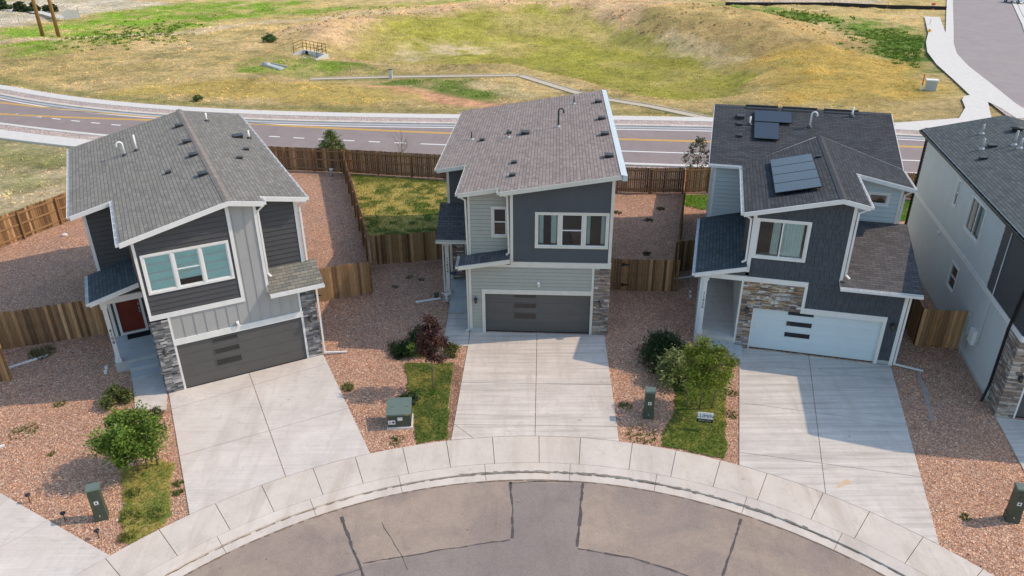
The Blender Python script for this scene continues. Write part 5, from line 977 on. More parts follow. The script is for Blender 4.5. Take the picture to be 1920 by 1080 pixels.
# ---------------------------------------------------------------- fences
WOOD = [(.20, .115, .055), (.25, .15, .075), (.155, .088, .045), (.30, .19, .10), (.12, .07, .038), (.22, .125, .06)]
def fence(name, cat, label, pts, h=1.75, rails=1, seed=0, posts=True, hinges=(), drop=0.0, group='timber fences round the yards', tone=1.0):
    """boards along pts; rails=+1: rails and posts on the left of the walking direction, -1 on the right"""
    rnd = random.Random(seed); t = thing(name, label, cat, (pts[0][0], pts[0][1], 0), 0, group); ox, oy = pts[0]; bd = MB(); rl = [MB(), MB(), MB()]
    for (x0, y0), (x1, y1) in zip(pts[:-1], pts[1:]):
        L = math.hypot(x1-x0, y1-y0); dx, dy = (x1-x0)/L, (y1-y0)/L; nx, ny = -dy*rails, dx*rails; X = lambda s, o: (x0-ox+dx*s+nx*o, y0-oy+dy*s+ny*o); s = 0.0
        while s < L-.02:
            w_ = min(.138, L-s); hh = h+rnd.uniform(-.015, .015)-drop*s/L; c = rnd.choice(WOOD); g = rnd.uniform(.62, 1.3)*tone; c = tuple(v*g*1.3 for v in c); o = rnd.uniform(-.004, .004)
            q = [X(s+.006, o-.009), X(s+w_-.006, o-.009), X(s+w_-.006, o+.009), X(s+.006, o+.009)]; bd.hexa([(a, b, .03) for a, b in q], [(a, b, hh-.03) for a, b in q], 0, c)
            q2 = [X(s+.03, o-.009), X(s+w_-.03, o-.009), X(s+w_-.03, o+.009), X(s+.03, o+.009)]; bd.hexa([(a, b, hh-.03) for a, b in q], [(a, b, hh) for a, b in q2], 0, c); s += w_
        for k, z in enumerate((.25, h*.53, h-.2)):
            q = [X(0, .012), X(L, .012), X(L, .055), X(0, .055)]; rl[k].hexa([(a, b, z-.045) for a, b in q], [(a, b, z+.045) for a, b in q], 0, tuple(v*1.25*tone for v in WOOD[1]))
        if posts:
            n = max(1, round(L/2.4))
            for k in range(n+1):
                s_ = min(max(L*k/n, .05), L-.05); q = [X(s_-.05, .057), X(s_+.05, .057), X(s_+.05, .15), X(s_-.05, .15)]; p = MB(); p.hexa([(a, b, -.1) for a, b in q], [(a, b, h-.06) for a, b in q], 0, tuple(v*1.2*tone for v in WOOD[5])); p.build('post', 'fence_wood', t)
    bd.build('boards', 'fence_wood', t)
    for r in rl: r.build('rail', 'fence_wood', t)
    for (s_, z) in hinges:
        (x0, y0), (x1, y1) = pts[0], pts[1]; L = math.hypot(x1-x0, y1-y0); dx, dy = (x1-x0)/L, (y1-y0)/L; nx, ny = dy*rails, -dx*rails; P = lambda s, o: (x0-ox+dx*s+nx*o, y0-oy+dy*s+ny*o); m = MB()
        q0, q1 = [P(s_, .01), P(s_+.32, .01), P(s_+.32, .022), P(s_, .022)], None; m.hexa([(q0[0][0], q0[0][1], z-.07), (q0[1][0], q0[1][1], z-.015), (q0[2][0], q0[2][1], z-.015), (q0[3][0], q0[3][1], z-.07)], [(q0[0][0], q0[0][1], z+.07), (q0[1][0], q0[1][1], z+.015), (q0[2][0], q0[2][1], z+.015), (q0[3][0], q0[3][1], z+.07)])
        q = [P(s_-.09, .01), P(s_, .01), P(s_, .024), P(s_-.09, .024)]; m.hexa([(a, b, z-.09) for a, b in q], [(a, b, z+.09) for a, b in q]); m.build('hinge', 'black_metal', t)
    return t
fence('fence', 'fence', 'brown board fence at far left between red gravel and dry field', [(-35, 24.8), (-22.6, 54.1)], 1.75, -1, 1)
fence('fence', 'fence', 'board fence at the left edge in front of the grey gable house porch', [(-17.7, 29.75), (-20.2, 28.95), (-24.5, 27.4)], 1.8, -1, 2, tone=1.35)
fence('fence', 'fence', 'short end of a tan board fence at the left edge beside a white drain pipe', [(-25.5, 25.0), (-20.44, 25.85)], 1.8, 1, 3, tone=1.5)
fence('fence', 'fence', 'back fence behind the gravel yard of the grey gable house', [(-22.6, 54.1), (-16.4, 53.03), (-11.95, 52.35)], 1.75, -1, 4)
fence('fence', 'fence', 'back fence along the road behind the patchy lawn and brown roofed house', [(-11.9, 52.35), (-4.6, 50.86), (1.5, 49.3), (7, 48.0), (9.2, 47.75), (11.38, 47.74)], 1.75, -1, 5)
fence('fence', 'fence', 'back fence behind the black roofed house with solar panels', [(11.45, 47.74), (13.1, 47.9), (25.4, 46.5), (38, 43.8)], 1.75, -1, 6)
fence('fence', 'fence', 'dividing fence seen edge on between gravel yard and patchy lawn', [(-11.95, 52.2), (-8.3, 39.4), (-7.6, 36.75), (-6.9, 33.4)], 1.75, -1, 7)
fence('fence', 'fence', 'dividing fence seen edge on between brown roofed house and solar panel house', [(11.4, 47.6), (9.8, 41), (8.06, 33.5)], 1.75, 1, 8)
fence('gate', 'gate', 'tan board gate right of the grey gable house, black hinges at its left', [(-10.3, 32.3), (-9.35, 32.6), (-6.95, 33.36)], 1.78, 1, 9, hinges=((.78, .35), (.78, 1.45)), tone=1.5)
fence('fence', 'fence', 'board fence between patchy lawn and gravel left of the middle porch', [(-7.5, 36.72), (-5.4, 37.0), (-2.95, 37.6)], 1.72, 1, 10, tone=1.0)
fence('gate', 'gate', 'brown board gate right of the stone strip house, black hinges near its left end', [(4.45, 33.7), (6.2, 33.5), (8.0, 33.45)], 1.75, 1, 11, hinges=((1.05, .35), (1.05, 1.45)), tone=1.15)
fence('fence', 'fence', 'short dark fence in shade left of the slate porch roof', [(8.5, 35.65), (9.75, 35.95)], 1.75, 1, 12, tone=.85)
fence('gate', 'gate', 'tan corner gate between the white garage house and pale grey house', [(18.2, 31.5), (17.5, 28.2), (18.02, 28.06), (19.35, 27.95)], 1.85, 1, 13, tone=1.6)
g = COL.objects[-1]

# ---------------------------------------------------------------- trees, shrubs, weeds
def leaves(name, parent, cents, size, pal, seed, m='foliage', aspect=.55, flat=.5, loc=(0, 0, 0)):
    rg = np.random.default_rng(seed); V = []; F = []; Cc = []; pal = np.array(pal)
    P = np.concatenate([np.array(c)[None]+rg.normal(0, 1, (k, 3))*np.array([r*.5, r*.5, r*.42]) for c, r, k in cents]); ci = np.concatenate([np.full(k, rg.uniform(.6, 1.4)) for c, r, k in cents]); n = len(P)
    d = rg.normal(0, 1, (n, 3)); d[:, 2] = d[:, 2]*flat-.15; d /= np.linalg.norm(d, axis=1)[:, None]; e = rg.normal(0, 1, (n, 3)); e -= d*(e*d).sum(1)[:, None]; e /= np.linalg.norm(e, axis=1)[:, None]; s = size*rg.uniform(.6, 1.35, n)
    a, b = d*s[:, None], e*(s*aspect)[:, None]; Q = np.stack([P-a, P-b*.9, P+a, P+b*.9], 1).reshape(-1, 3); me = bpy.data.meshes.new(name); me.from_pydata(Q.tolist(), [], np.arange(4*n).reshape(n, 4).tolist())
    col = pal[rg.integers(0, len(pal), n)]*ci[:, None]*rg.uniform(.8, 1.2, (n, 1)); col = np.repeat(col, 4, 0); ca = me.color_attributes.new('tone', 'FLOAT_COLOR', 'POINT'); ca.data.foreach_set('color', np.concatenate([col, np.ones((len(col), 1))], 1).astype(np.float32).ravel())
    me.materials.append(MATS[m]); o = bpy.data.objects.new(name, me); COL.objects.link(o); o.parent = parent; return o
def crown(seed, cz, rx, rz, nc, r, per, top=1.0, shell=.45, base=0.0, cx=0, cy=0):
    rg = random.Random(seed); out = []
    while len(out) < nc:
        x, y, z = rg.uniform(-1, 1), rg.uniform(-1, 1), rg.uniform(-1, 1); d = math.sqrt(x*x+y*y+z*z)
        if d > 1 or d < shell*rg.random(): continue
        k = 1-(1-top)*max(z, 0); out.append(((cx+x*rx*k, cy+y*rx*k, cz+z*rz), r*rg.uniform(.6, 1.25), per))
    return out
def limbs(t, seed, stems, cents, r0, m='bark', k=14):
    rg = random.Random(seed); mb = MB()
    for pts in stems: mb.tube(pts, [r0*(1-.6*i/(len(pts)-1)) for i in range(len(pts))], 7)
    tr = mb.build('trunk', m, t, True); mb = MB(); top = [p for s in stems for p in s[1:]]
    for c, r, n in rg.sample(cents, min(k, len(cents))):
        a = min(top, key=lambda p: (p[0]-c[0])**2+(p[1]-c[1])**2+1.6*max(p[2]-c[2]+.15, 0)**2+.3*abs(p[2]-c[2])); mid = [(a[i]+c[i])/2+rg.uniform(-.06, .06) for i in range(3)]; mid[2] += .05; mb.tube([a, mid, c], [r0*.42, r0*.28, r0*.12], 5)
    mb.build('branch', m, t, True); return tr
G1 = [(.125, .225, .03), (.175, .28, .042), (.085, .16, .024), (.24, .32, .055)]; G2 = [(.19, .265, .03), (.26, .32, .05), (.12, .175, .024), (.31, .34, .06)]
def tree(label, x, y, cents, stems, r0, lsize, pal, seed, cat='tree', name='tree', group=None, **k):
    t = thing(name, label, cat, (x, y, 0), 0, group); limbs(t, seed, stems, cents, r0); leaves('crown' if cat == 'tree' else 'foliage', t, cents, lsize, pal, seed, **k); return t
tree('round bushy green tree in the dry grass strip left of the grey house driveway', -12.8, 20.3, crown(1, 1.45, 1.08, .95, 66, .29, 170, .8, base=0)+crown(12, 1.2, 1.12, .5, 22, .28, 150), [[(0, 0, -.05), (-.05, .05, .6), (-.15, .1, 1.3), (-.1, .1, 2.0)], [(.22, .1, -.05), (.3, .1, .6), (.4, .15, 1.4)], [(.5, .3, -.05), (.55, .3, .7), (.5, .2, 1.4)]], .035, .055, G1, 1)
tree('slim young tree with dark purple leaves in the green lawn strip', -3.15, 24.98, crown(2, 2.25, .58, 1.15, 44, .22, 120, .45), [[(0, 0, -.05), (.02, 0, .8), (.0, .02, 1.6), (.03, 0, 2.6), (.0, 0, 3.3)]], .032, .05, [(.085, .035, .032), (.115, .048, .04), (.055, .026, .026), (.13, .07, .045)], 2)
tree('three stemmed green tree in the lawn behind the yard sign', 7.12, 23.66, crown(3, 2.0, 1.08, .95, 60, .27, 160, .7)+[((.75, .5, 1.2), .3, 120), ((1.0, .4, 1.05), .25, 100)], [[(-.45, 0, -.05), (-.5, .02, .7), (-.6, .05, 1.5), (-.5, .1, 2.3)], [(0, 0, -.05), (.05, .02, .8), (.1, .05, 1.7), (.1, .1, 2.6)], [(.48, .05, -.05), (.55, .05, .7), (.65, .1, 1.5), (.5, .1, 2.2)]], .032, .052, G2, 3)
tree('squat conical pine rising behind the back fence beside the road', -13.2, 54.3, [((math.cos(a)*r, math.sin(a)*r, z), .3, 130) for z, r in ((.7, .95), (1.0, .85), (1.35, .7), (1.7, .52), (2.05, .34), (2.35, .16)) for a in [k*2*math.pi/max(3, int(r*9)) for k in range(max(3, int(r*9)))]], [[(0, 0, -.05), (0, 0, 1.2), (0, 0, 2.4)]], .06, .12, [(.12, .18, .04), (.18, .235, .06), (.08, .13, .03), (.23, .26, .09)], 4, name='pine_tree', aspect=.22)
tree('thin sparse young tree behind the back fence beside the solar panel house', 12.6, 49.4, [((math.cos(a)*r*1.1, math.sin(a)*r*1.1, z), .22, 34) for z, r in ((1.5, .85), (1.8, .8), (2.1, .65), (2.45, .5), (2.8, .3), (3.1, .15)) for a in [k*2.4+z for k in range(5)]], [[(0, 0, -.05), (0, 0, 1.5), (.05, 0, 3.2)]], .035, .08, [(.12, .13, .07), (.17, .165, .10), (.08, .09, .05)], 5)
t = thing('tree', 'bare leafless sapling behind the back fence above the patchy lawn', 'tree', (-7.9, 53.2, 0)); mb = MB(); mb.tube([(0, 0, -.05), (0, 0, 1.4), (.05, 0, 2.1), (.0, 0, 3.0)], [.03, .025, .018, .006], 6); mb.build('trunk', 'bark', t, True); mb = MB(); rg_ = random.Random(8)
for k in range(16):
    a = rg_.uniform(0, 6.28); z = rg_.uniform(1.0, 2.3); L = rg_.uniform(.5, 1.1); p = [(0, 0, z), (math.cos(a)*L*.4, math.sin(a)*L*.4, z+.3*L), (math.cos(a)*L*.65, math.sin(a)*L*.65, z+.85*L)]; mb.tube(p, [.014, .01, .004], 5); mb.tube([p[1], (p[1][0]+.15*math.cos(a+1), p[1][1]+.15*math.sin(a+1), p[1][2]+.35)], [.008, .003], 4)
mb.build('branch', 'bark', t, True)
def shrub(label, x, y, r, h, n, per, lsize, pal, seed, name='shrub', group=None, aspect=.5, stem=.02, spiky=False):
    t = thing(name, label, 'shrub', (x, y, 0), 0, group); rg2 = random.Random(seed); cs = []
    for k in range(n):
        a, q = rg2.uniform(0, 6.28), math.sqrt(rg2.random()); z = h*(1-q*q*.65)*rg2.uniform(.35, .95); cs.append(((math.cos(a)*q*r*.85, math.sin(a)*q*r*.85, z), .3*r+.05, per))
    mb = MB()
    for c, _, _ in cs[::2]: mb.tube([(c[0]*.1, c[1]*.1, -.03), (c[0]*.5, c[1]*.5, c[2]*.6), c], [stem, stem*.7, stem*.3], 5)
    mb.build('stem', 'bark', t, True); leaves('foliage', t, cs, lsize, pal, seed, aspect=aspect, flat=1.6 if spiky else .5); return t
DK = [(.032, .065, .022), (.045, .085, .03), (.022, .048, .018), (.06, .10, .04)]
shrub('large dark green spiky shrub on gravel left of the number 11426 porch', 6.25, 26.95, 1.0, 1.45, 46, 130, .11, DK, 21, aspect=.16, spiky=True)
shrub('silvery green shrub between the dark spiky shrub and three stemmed tree', 6.75, 25.75, 1.05, 1.3, 56, 110, .065, [(.17, .22, .075), (.25, .29, .12), (.12, .165, .055), (.32, .34, .13)], 22)
shrub('upright dark juniper behind the purple leaved tree', -3.95, 28.1, .68, 1.15, 30, 110, .09, DK, 23, aspect=.2, spiky=True)
shrub('low spreading dark juniper left of the light green shrub', -4.75, 27.95, .6, .4, 20, 100, .08, [(.028, .055, .018), (.04, .07, .022), (.02, .04, .014)], 24, aspect=.22, spiky=True)
shrub('small bright green shrub in front of the junipers', -4.15, 27.5, .40, .6, 16, 80, .06, [(.12, .19, .035), (.16, .235, .05), (.09, .145, .03)], 25)
shrub('small olive shrub beside the end of the front path, right of purple tree', -2.6, 27.75, .36, .55, 10, 55, .06, [(.12, .14, .035), (.16, .17, .05)], 26)
shrub('olive green shrub on gravel behind the round bushy tree', -15.4, 24.25, .55, .68, 22, 75, .07, [(.11, .145, .04), (.15, .18, .05), (.08, .11, .03), (.17, .165, .06)], 27)
shrub('thin dark twiggy shrub beside the grey house driveway corner', -13.5, 23.2, .35, .6, 9, 40, .05, [(.045, .055, .03), (.07, .08, .04)], 28)
shrub('dark leafy sucker shrub at the foot of the transformer cabinet, behind it', -3.95, 24.3, .38, .32, 12, 60, .06, [(.05, .085, .03), (.07, .11, .035)], 29)
shrub('small green bush on the field edge by the far pavement', -30.9, 75.2, .45, .5, 10, 60, .10, [(.10, .15, .04), (.14, .19, .06)], 30); shrub('dark green bush on the field beside the culvert railing', -34.0, 111.5, 1.0, .8, 16, 60, .16, [(.07, .12, .035), (.10, .16, .05)], 31)
WG = [(.12, .18, .035), (.17, .21, .05), (.09, .135, .03), (.21, .20, .07)]
def weed(label, x, y, r, h, seed, group=None, pal=WG):
    t = thing('weed', label, 'weed', (x, y, 0), 0, group); rg2 = np.random.default_rng(seed); n = int(34*r/.2); a = rg2.uniform(0, 6.28, n); q = np.sqrt(rg2.random(n))*r
    o = tufts('blades', np.cos(a)*q, np.sin(a)*q, np.zeros(n), np.array(pal)[rg2.integers(0, len(pal), n)], h*(1-.5*q/r)*rg2.uniform(.6, 1.2, n), .06, 4, rg2); del o['kind']; o.parent = t; return t
weed('dark green weed clump alone on gravel right of the grey house driveway', -6.6, 25.2, .26, .32, 41)
gW = 'weed clumps beside the left lawn strip'
weed('dark weed clump left of the dry lawn strip, nearest the round tree', -12.5, 19.15, .26, .26, 42, gW); weed('large weed clump at the left lower corner of the dry lawn strip', -12.1, 18.05, .34, .24, 43, gW); weed('weed clump inside the lower end of the dry lawn strip', -11.4, 18.15, .36, .2, 44, gW); weed('small weed clump right of the dry lawn strip, upper of two', -11.2, 19.65, .18, .2, 45, gW); weed('small weed clump right of the dry lawn strip, lower of two', -11.05, 19.2, .2, .18, 46, gW); weed('yellowish weed clump where the dry lawn strip meets the pavement', -11.85, 17.25, .26, .22, 47, gW, [(.20, .21, .05), (.15, .18, .04)])
weed('bright green sprout at the foot of the purple leaved tree', -3.13, 24.85, .2, .26, 48, None, [(.18, .26, .05), (.14, .21, .04)])
for k, (x, y, r, lb) in enumerate(((-18.0, 22.5, .5, 'flat weed patch on the gravel at the left edge above the driveway corner'), (-17.6, 24.2, .22, 'small weed on gravel at left between fence and bottom left driveway'), (-16.3, 21.2, .14, 'tiny weed left of the round bushy tree'), (4.35, 23.9, .28, 'weed patch between the middle driveway and green utility pedestal'), (4.7, 22.15, .6, 'weedy grass patch in front of the green utility pedestal by the pavement'), (8.62, 24.7, .3, 'weeds along the left edge of the white garage driveway'), (8.25, 23.3, .28, 'lower weeds along the left edge of the white garage driveway'), (-4.2, 21.85, .3, 'weeds by the pavement in front of the transformer cabinet'), (14.2, 17.9, .18, 'small weed on gravel beside the white garage driveway corner'), (-20.3, 27.9, .55, 'dry tangled weeds at the foot of the left board fence'))): weed(lb, x, y, r, .12 if k != 9 else .5, 60+k, None, WG if k != 9 else [(.30, .25, .15), (.2, .17, .09), (.09, .12, .04)])
for k, (x, y) in enumerate(((-5.3, 35.2), (-4.7, 34.9), (-5.9, 34.1))): weed('grey green weed on the shaded gravel before the fence left of the middle porch', x, y, .2, .10, 80+k, 'weeds on the shaded gravel', [(.14, .15, .09), (.17, .17, .10)])
for k, (x, y) in enumerate(((9.4, 44.8), (6.6, 44.2), (8.3, 42.9), (7.4, 38.0))): weed('small weed on the gravel back yard right of the brown roofed house', x, y, .28, .2, 90+k, 'weeds in the right gravel back yard', [(.12, .12, .05), (.15, .14, .06)])

# ---------------------------------------------------------------- cabinets, signs, pipes and other small things
t = thing('transformer_cabinet', 'low wide green transformer cabinet with sloped lid beside the middle lawn strip', 'cabinet', (-4.2, 22.93, 0), R(4))
m = MB(); m.box(-.46, .48, -.42, .43, -.05, .07); m.build('pad', 'culvert_concrete', t)
m = MB(); m.hexa([(-.43, -.36, .09), (.43, -.36, .09), (.43, .4, .09), (-.43, .4, .09)], [(-.43, -.36, .62), (.43, -.36, .62), (.43, .4, .78), (-.43, .4, .78)]); m.build('body', 'green_metal', t)
m = MB(); m.hexa([(-.46, -.40, .60), (.46, -.40, .60), (.46, .43, .76), (-.46, .43, .76)], [(-.46, -.40, .66), (.46, -.40, .66), (.46, .43, .83), (-.46, .43, .83)])
for x in (-.3, .22): m.box(x, x+.14, -.02, .01, .72, .755)
m.build('lid', 'green_lid', t); W = front(-.362); W2 = wallmap((0, -.361, 0), (1, 0, 0), (0, -1, 0))
m = MB(); wbox(m, W2, -.40, -.14, .2, .38, 0, .006); m.build('warning_label', 'label_white', t); m = MB(); wbox(m, W2, -.05, .13, .36, .50, 0, .006); m.build('notice_label', 'label_white', t); m = MB(); m.tube([(-.33, -.37, .31), (-.33, -.3705, .31)], .035, 3); wbox(m, W2, -.38, -.28, .235, .25, .006, .009); wbox(m, W2, -.25, -.17, .25, .33, .006, .008); m.build('label_print', 'black_metal', t)
t2 = wallmap((0, -.401, 0), (1, 0, 0), (0, -1, 0)); text_mesh('number_sticker', '0K7', .09, .004, 'yellow_paint', t, Matrix(((1, 0, 0, .32), (0, 0, -1, -.404), (0, 1, 0, .63), (0, 0, 0, 1))))
m = MB(); wbox(m, W2, .38, .42, .1, .6, -.3, .004); m.build('door_edge', 'green_metal', t)
def pedestal(label, x, y, rz, h):
    t = thing('utility_pedestal', label, 'utility pedestal', (x, y, 0), rz, 'green utility pedestals'); m = MB(); m.box(-.19, .19, -.15, .15, -.03, .27); m.build('base', 'green_metal', t); m = MB(); m.box(-.175, .175, -.14, .14, .27, h-.04); m.build('cover', 'green_metal', t)
    m = MB(); m.hexa([(-.20, -.165, h-.06), (.20, -.165, h-.06), (.20, .165, h-.06), (-.20, .165, h-.06)], [(-.19, -.155, h), (.19, -.155, h), (.19, .155, h+.02), (-.19, .155, h+.02)]); m.build('cap', 'green_lid', t)
    m = MB(); w_ = wallmap((0, -.14, 0), (1, 0, 0), (0, -1, 0)); wbox(m, w_, -.06, .06, h*.52, h*.52+.13, 0, .005); L = m.build('label_plate', 'label_white', t); m = MB(); wbox(m, w_, -.025, .02, h*.52+.03, h*.52+.1, .005, .008); m.build('label_print', 'black_metal', L)
    m = MB()
    for z in (h-.2, h-.38): wbox(m, w_, -.055, .045, z, z+.09, 0, .02)
    m.build('vent_hood', 'green_metal', t); m = MB(); w2_ = wallmap((0, -.15, 0), (1, 0, 0), (0, -1, 0)); wbox(m, w2_, -.03, .0, .18, .25, 0, .02); m.build('lock', 'galvanised', t)
pedestal('green utility pedestal on gravel left of the dry grass strip and round tree', -13.0, 18.08, R(22), 1.28); pedestal('dark green utility pedestal between the middle driveway and the yard sign lawn', 5.1, 23.2, R(-5), 1.24); pedestal('green utility pedestal at the right edge near the pavement', 15.58, 17.8, R(-14), 1.33)
t = thing('yard_sign', 'small white yard sign with black lower strip on the lawn under the three stemmed tree', 'sign', (7.02, 22.45, 0), R(-11)); W = wallmap((0, 0, 0), (1, 0, 0), (0, -1, 0))
m = MB(); wbox(m, W, -.29, .29, .46, .74, -.01, .01); m.build('sign_panel', 'label_white', t); m = MB(); wbox(m, W, -.29, .29, .31, .459, -.01, .01); m.build('lower_strip', 'black_metal', t); m = MB()
for s in (-.2, .2): m.tube([(s, 0, -.1), (s, 0, .31)], .006, 6)
m.build('stake', 'galvanised', t); MW = lambda s, z: Matrix(((1, 0, 0, s), (0, 0, -1, -.014), (0, 1, 0, z), (0, 0, 0, 1)))
text_mesh('lettering', 'LUMiN', .205, .004, 'sign_blue', t, MW(0, .585)); text_mesh('phone_lettering', '888 88-LUMiN', .075, .004, 'sign_cream', t, MW(0, .385))
def sol(label, x, y):
    t = thing('path_light', label, 'path light', (x, y, 0), 0, 'black stake lights along the corner driveway'); m = MB(); m.tube([(0, 0, -.05), (0, 0, .3)], .014, 6); m.build('stake', 'black_metal', t); m = MB(); m.tube([(0, 0, .3), (0, 0, .345), (0, 0, .37)], [.07, .085, .05], 10); m.build('lamp_head', 'black_metal', t, True)
sol('black path light beside the bottom left driveway, farthest from the street', -15.67, 18.78); sol('black path light beside the bottom left driveway, in the middle beside the pedestal shadow', -14.1, 17.95); sol('black path light beside the bottom left driveway, nearest the street', -12.67, 17.2)
def pipe(label, p, q, z0=.05, z1=.05, cat='drain pipe'):
    t = thing('drain_pipe', label, cat, (*p, 0)); d = (q[0]-p[0], q[1]-p[1]); m = MB(); m.bar((0, 0, z0), (d[0], d[1], z1), .085, .065); m.build('pipe', 'pvc', t); m = MB(); L = math.hypot(*d); m.bar((-d[0]/L*.01, -d[1]/L*.01, z0), (d[0]/L*.12, d[1]/L*.12, z0+(z1-z0)*.1), .105, .085); m.build('coupling', 'pvc', t)
pipe('loose white downspout length lying on gravel left of the middle porch', (-4.66, 32.41), (-3.5, 32.79)); pipe('white drain pipe on gravel below the left edge board fence', (-21.1, 26.72), (-19.95, 27.75)); pipe('white drain pipe on shaded gravel left of the number 11426 porch', (8.35, 34.8), (9.75, 35.2)); pipe('stub of white pipe on gravel at the extreme left edge', (-18.75, 21.35), (-18.2, 21.65))
pipe('white bent pipe behind the short dark fence left of the solar panel house', (8.95, 36.6), (9.8, 36.9), .3, .3)
pipe('white pipe end on gravel beside the grey house rear left corner', (-19.0, 33.2), (-18.5, 33.6), .12, .12)
def clean(label, x, y):
    t = thing('clean_out', label, 'clean-out', (x, y, 0), 0, 'white clean-out caps in the gravel'); m = MB(); m.tube([(0, 0, -.02), (0, 0, .09)], .06, 10); m.build('pipe', 'pvc', t, True); m = MB(); m.tube([(0, 0, .09), (0, 0, .115)], .075, 10); m.box(-.02, .02, -.02, .02, .115, .14); m.build('cap', 'pvc', t)
clean('white clean-out cap left of the number 6108 porch, the farther of two', -16.95, 26.7); clean('white clean-out cap left of the number 6108 porch, the nearer of two', -16.83, 26.38); clean('white clean-out cap left of the number 11426 porch, the farther of two', 8.83, 33.33); clean('white clean-out cap left of the number 11426 porch, the nearer of two', 8.73, 32.82)
t = thing('door_mat', 'black door mat on the porch before the red front door', 'door mat', (0, 0, 0)); m = MB(); m.box(-1.12, -.2, 4.45, 4.9, .452, .468); o = m.build('mat', 'rubber', t); t.location = (-13.65, 24.88, 0); t.rotation_euler = (0, 0, R(27.4))
# cow skull hung on the front of the middle porch
t = thing('cow_skull', 'white horned cow skull on the front edge of the middle porch', 'skull', (-3.14, 32.30, .5), R(-3.3)); bm = bmesh.new(); prof = [(0.0, .13, .07), (-.08, .125, .085), (-.16, .10, .085), (-.26, .07, .07), (-.36, .055, .055), (-.44, .045, .04), (-.47, .02, .02)]; rings = []
for z, wx, wy in prof: rings.append([bm.verts.new((math.cos(a)*wx, -.06+math.sin(a)*wy*.8, z+.1)) for a in [2*math.pi*k/12 for k in range(12)]])
for a, b in zip(rings[:-1], rings[1:]):
    for k in range(12): bm.faces.new((a[k], b[k], b[(k+1) % 12], a[(k+1) % 12]))
bm.faces.new(rings[0]); bm.faces.new(rings[-1][::-1]); me = bpy.data.meshes.new('skull'); bm.to_mesh(me); bm.free(); me.materials.append(MATS['bone']); me.polygons.foreach_set('use_smooth', [True]*len(me.polygons)); o = bpy.data.objects.new('skull', me); COL.objects.link(o); o.parent = t
for s in (-1, 1):
    m = MB(); m.tube([(s*.1, -.05, .08), (s*.2, -.06, .1), (s*.27, -.08, .17)], [.035, .028, .008], 7); m.build('horn', 'bone', t, True); m = MB(); m.tube([(s*.085, -.10, -.03), (s*.09, -.128, -.03)], [.032, .03], 8); m.build('eye_socket', 'black_metal', t)
t = thing('flower_pot', 'small green pot beside the middle porch post', 'flower pot', (-3.72, 33.0, 0)); m = MB(); m.tube([(0, 0, 0), (0, 0, .2), (0, 0, .2)], [.09, .13, .1], 12); m.build('pot', 'green_metal', t, True); m = MB(); m.tube([(0, 0, .17), (0, 0, .175)], [.105, .1], 10); m.build('soil', 'soil', t)
t = thing('chair', 'folded dark blue camp chair on the middle porch beside its post', 'chair', (-3.0, 34.1, .45), R(20)); m = MB(); m.bar((-.2, 0, .35), (.2, 0, .35), .36, .03); m.bar((-.2, .16, .62), (.2, .16, .62), .03, .5); m.build('seat_fabric', 'sign_blue', t); m = MB()
for s in (-1, 1): m.tube([(s*.22, -.18, 0), (s*.22, .2, .85)], .012, 6); m.tube([(s*.22, .2, 0), (s*.22, -.18, .5)], .012, 6); m.tube([(s*.22, -.18, .5), (s*.22, .18, .52)], .015, 6)
m.build('frame', 'galvanised', t)
t = thing('standpipe', 'pale green capped pipe standing in the gravel back yard by the dividing fence', 'pipe', (-12.75, 51.6, 0)); m = MB(); m.tube([(0, 0, -.05), (-.02, 0, .5)], .11, 12); m.build('pipe', 'siding_sage', t, True); m = MB(); m.tube([(-.02, 0, .5), (-.02, 0, .54)], .13, 12); m.build('cap', 'pvc', t)
rr = random.Random(31)
for k, (x, y, lb) in enumerate(((-26.2, 41.0, 'white stone on the red gravel by the far left fence'), (-15.9, 50.8, 'pale stone on the gravel back yard behind the grey gable house'))):
    bm = bmesh.new(); bmesh.ops.create_icosphere(bm, subdivisions=2, radius=.16)
    for v in bm.verts: v.co *= rr.uniform(.8, 1.15); v.co.z *= .6
    me = bpy.data.meshes.new('stone'); bm.to_mesh(me); bm.free(); me.materials.append(MATS['bone']); o = bpy.data.objects.new('stone', me); COL.objects.link(o); o.location = (x, y, .05); tag(o, lb, 'stone')
# far field
zg_ = lambda x, y: zt(x, y)
t = thing('outlet_structure', 'concrete culvert outlet with rusty pipe railing in the green basin', 'culvert', (-25.4, 99.5, zg_(-25.4, 99.5)), R(-42)); m = MB()
m.box(-2.6, 2.7, .35, .7, -.5, .55); m.hexa([(-2.6, -1.2, -.5), (-2.25, -1.2, -.5), (-2.25, .35, -.5), (-2.6, .35, -.5)], [(-2.6, -1.2, .1), (-2.25, -1.2, .1), (-2.25, .35, .55), (-2.6, .35, .55)]); m.hexa([(2.35, -1.2, -.5), (2.7, -1.2, -.5), (2.7, .35, -.5), (2.35, .35, -.5)], [(2.35, -1.2, .1), (2.7, -1.2, .1), (2.7, .35, .55), (2.35, .35, .55)]); m.box(-2.25, 2.35, -1.2, .35, -.4, -.02); m.build('headwall', 'culvert_concrete', t)
m = MB(); m.tube([(-1.5, .30, .2), (-1.5, .36, .2)], .3, 14); m.build('pipe_opening', 'rubber', t); m = MB(); m.box(-.1, 2.3, -.6, .33, -.02, .02); m.build('water_floor', 'wet_patch', t); m = MB()
for k in range(7): m.tube([(-2.5+.84*k, .52, .55), (-2.5+.84*k, .52, 1.75)], .035, 6)
for z in (.95, 1.35, 1.73): m.tube([(-2.5, .52, z), (2.55, .52, z)], .028, 6)
for x in (-2.5, 2.55):
    for z in (.95, 1.35, 1.73): m.tube([(x, .52, z), (x, -.9, z-.25)], .028, 6)
    m.tube([(x, -.9, .1), (x, -.9, 1.5)], .035, 6)
m.build('railing', 'rust_rail', t)
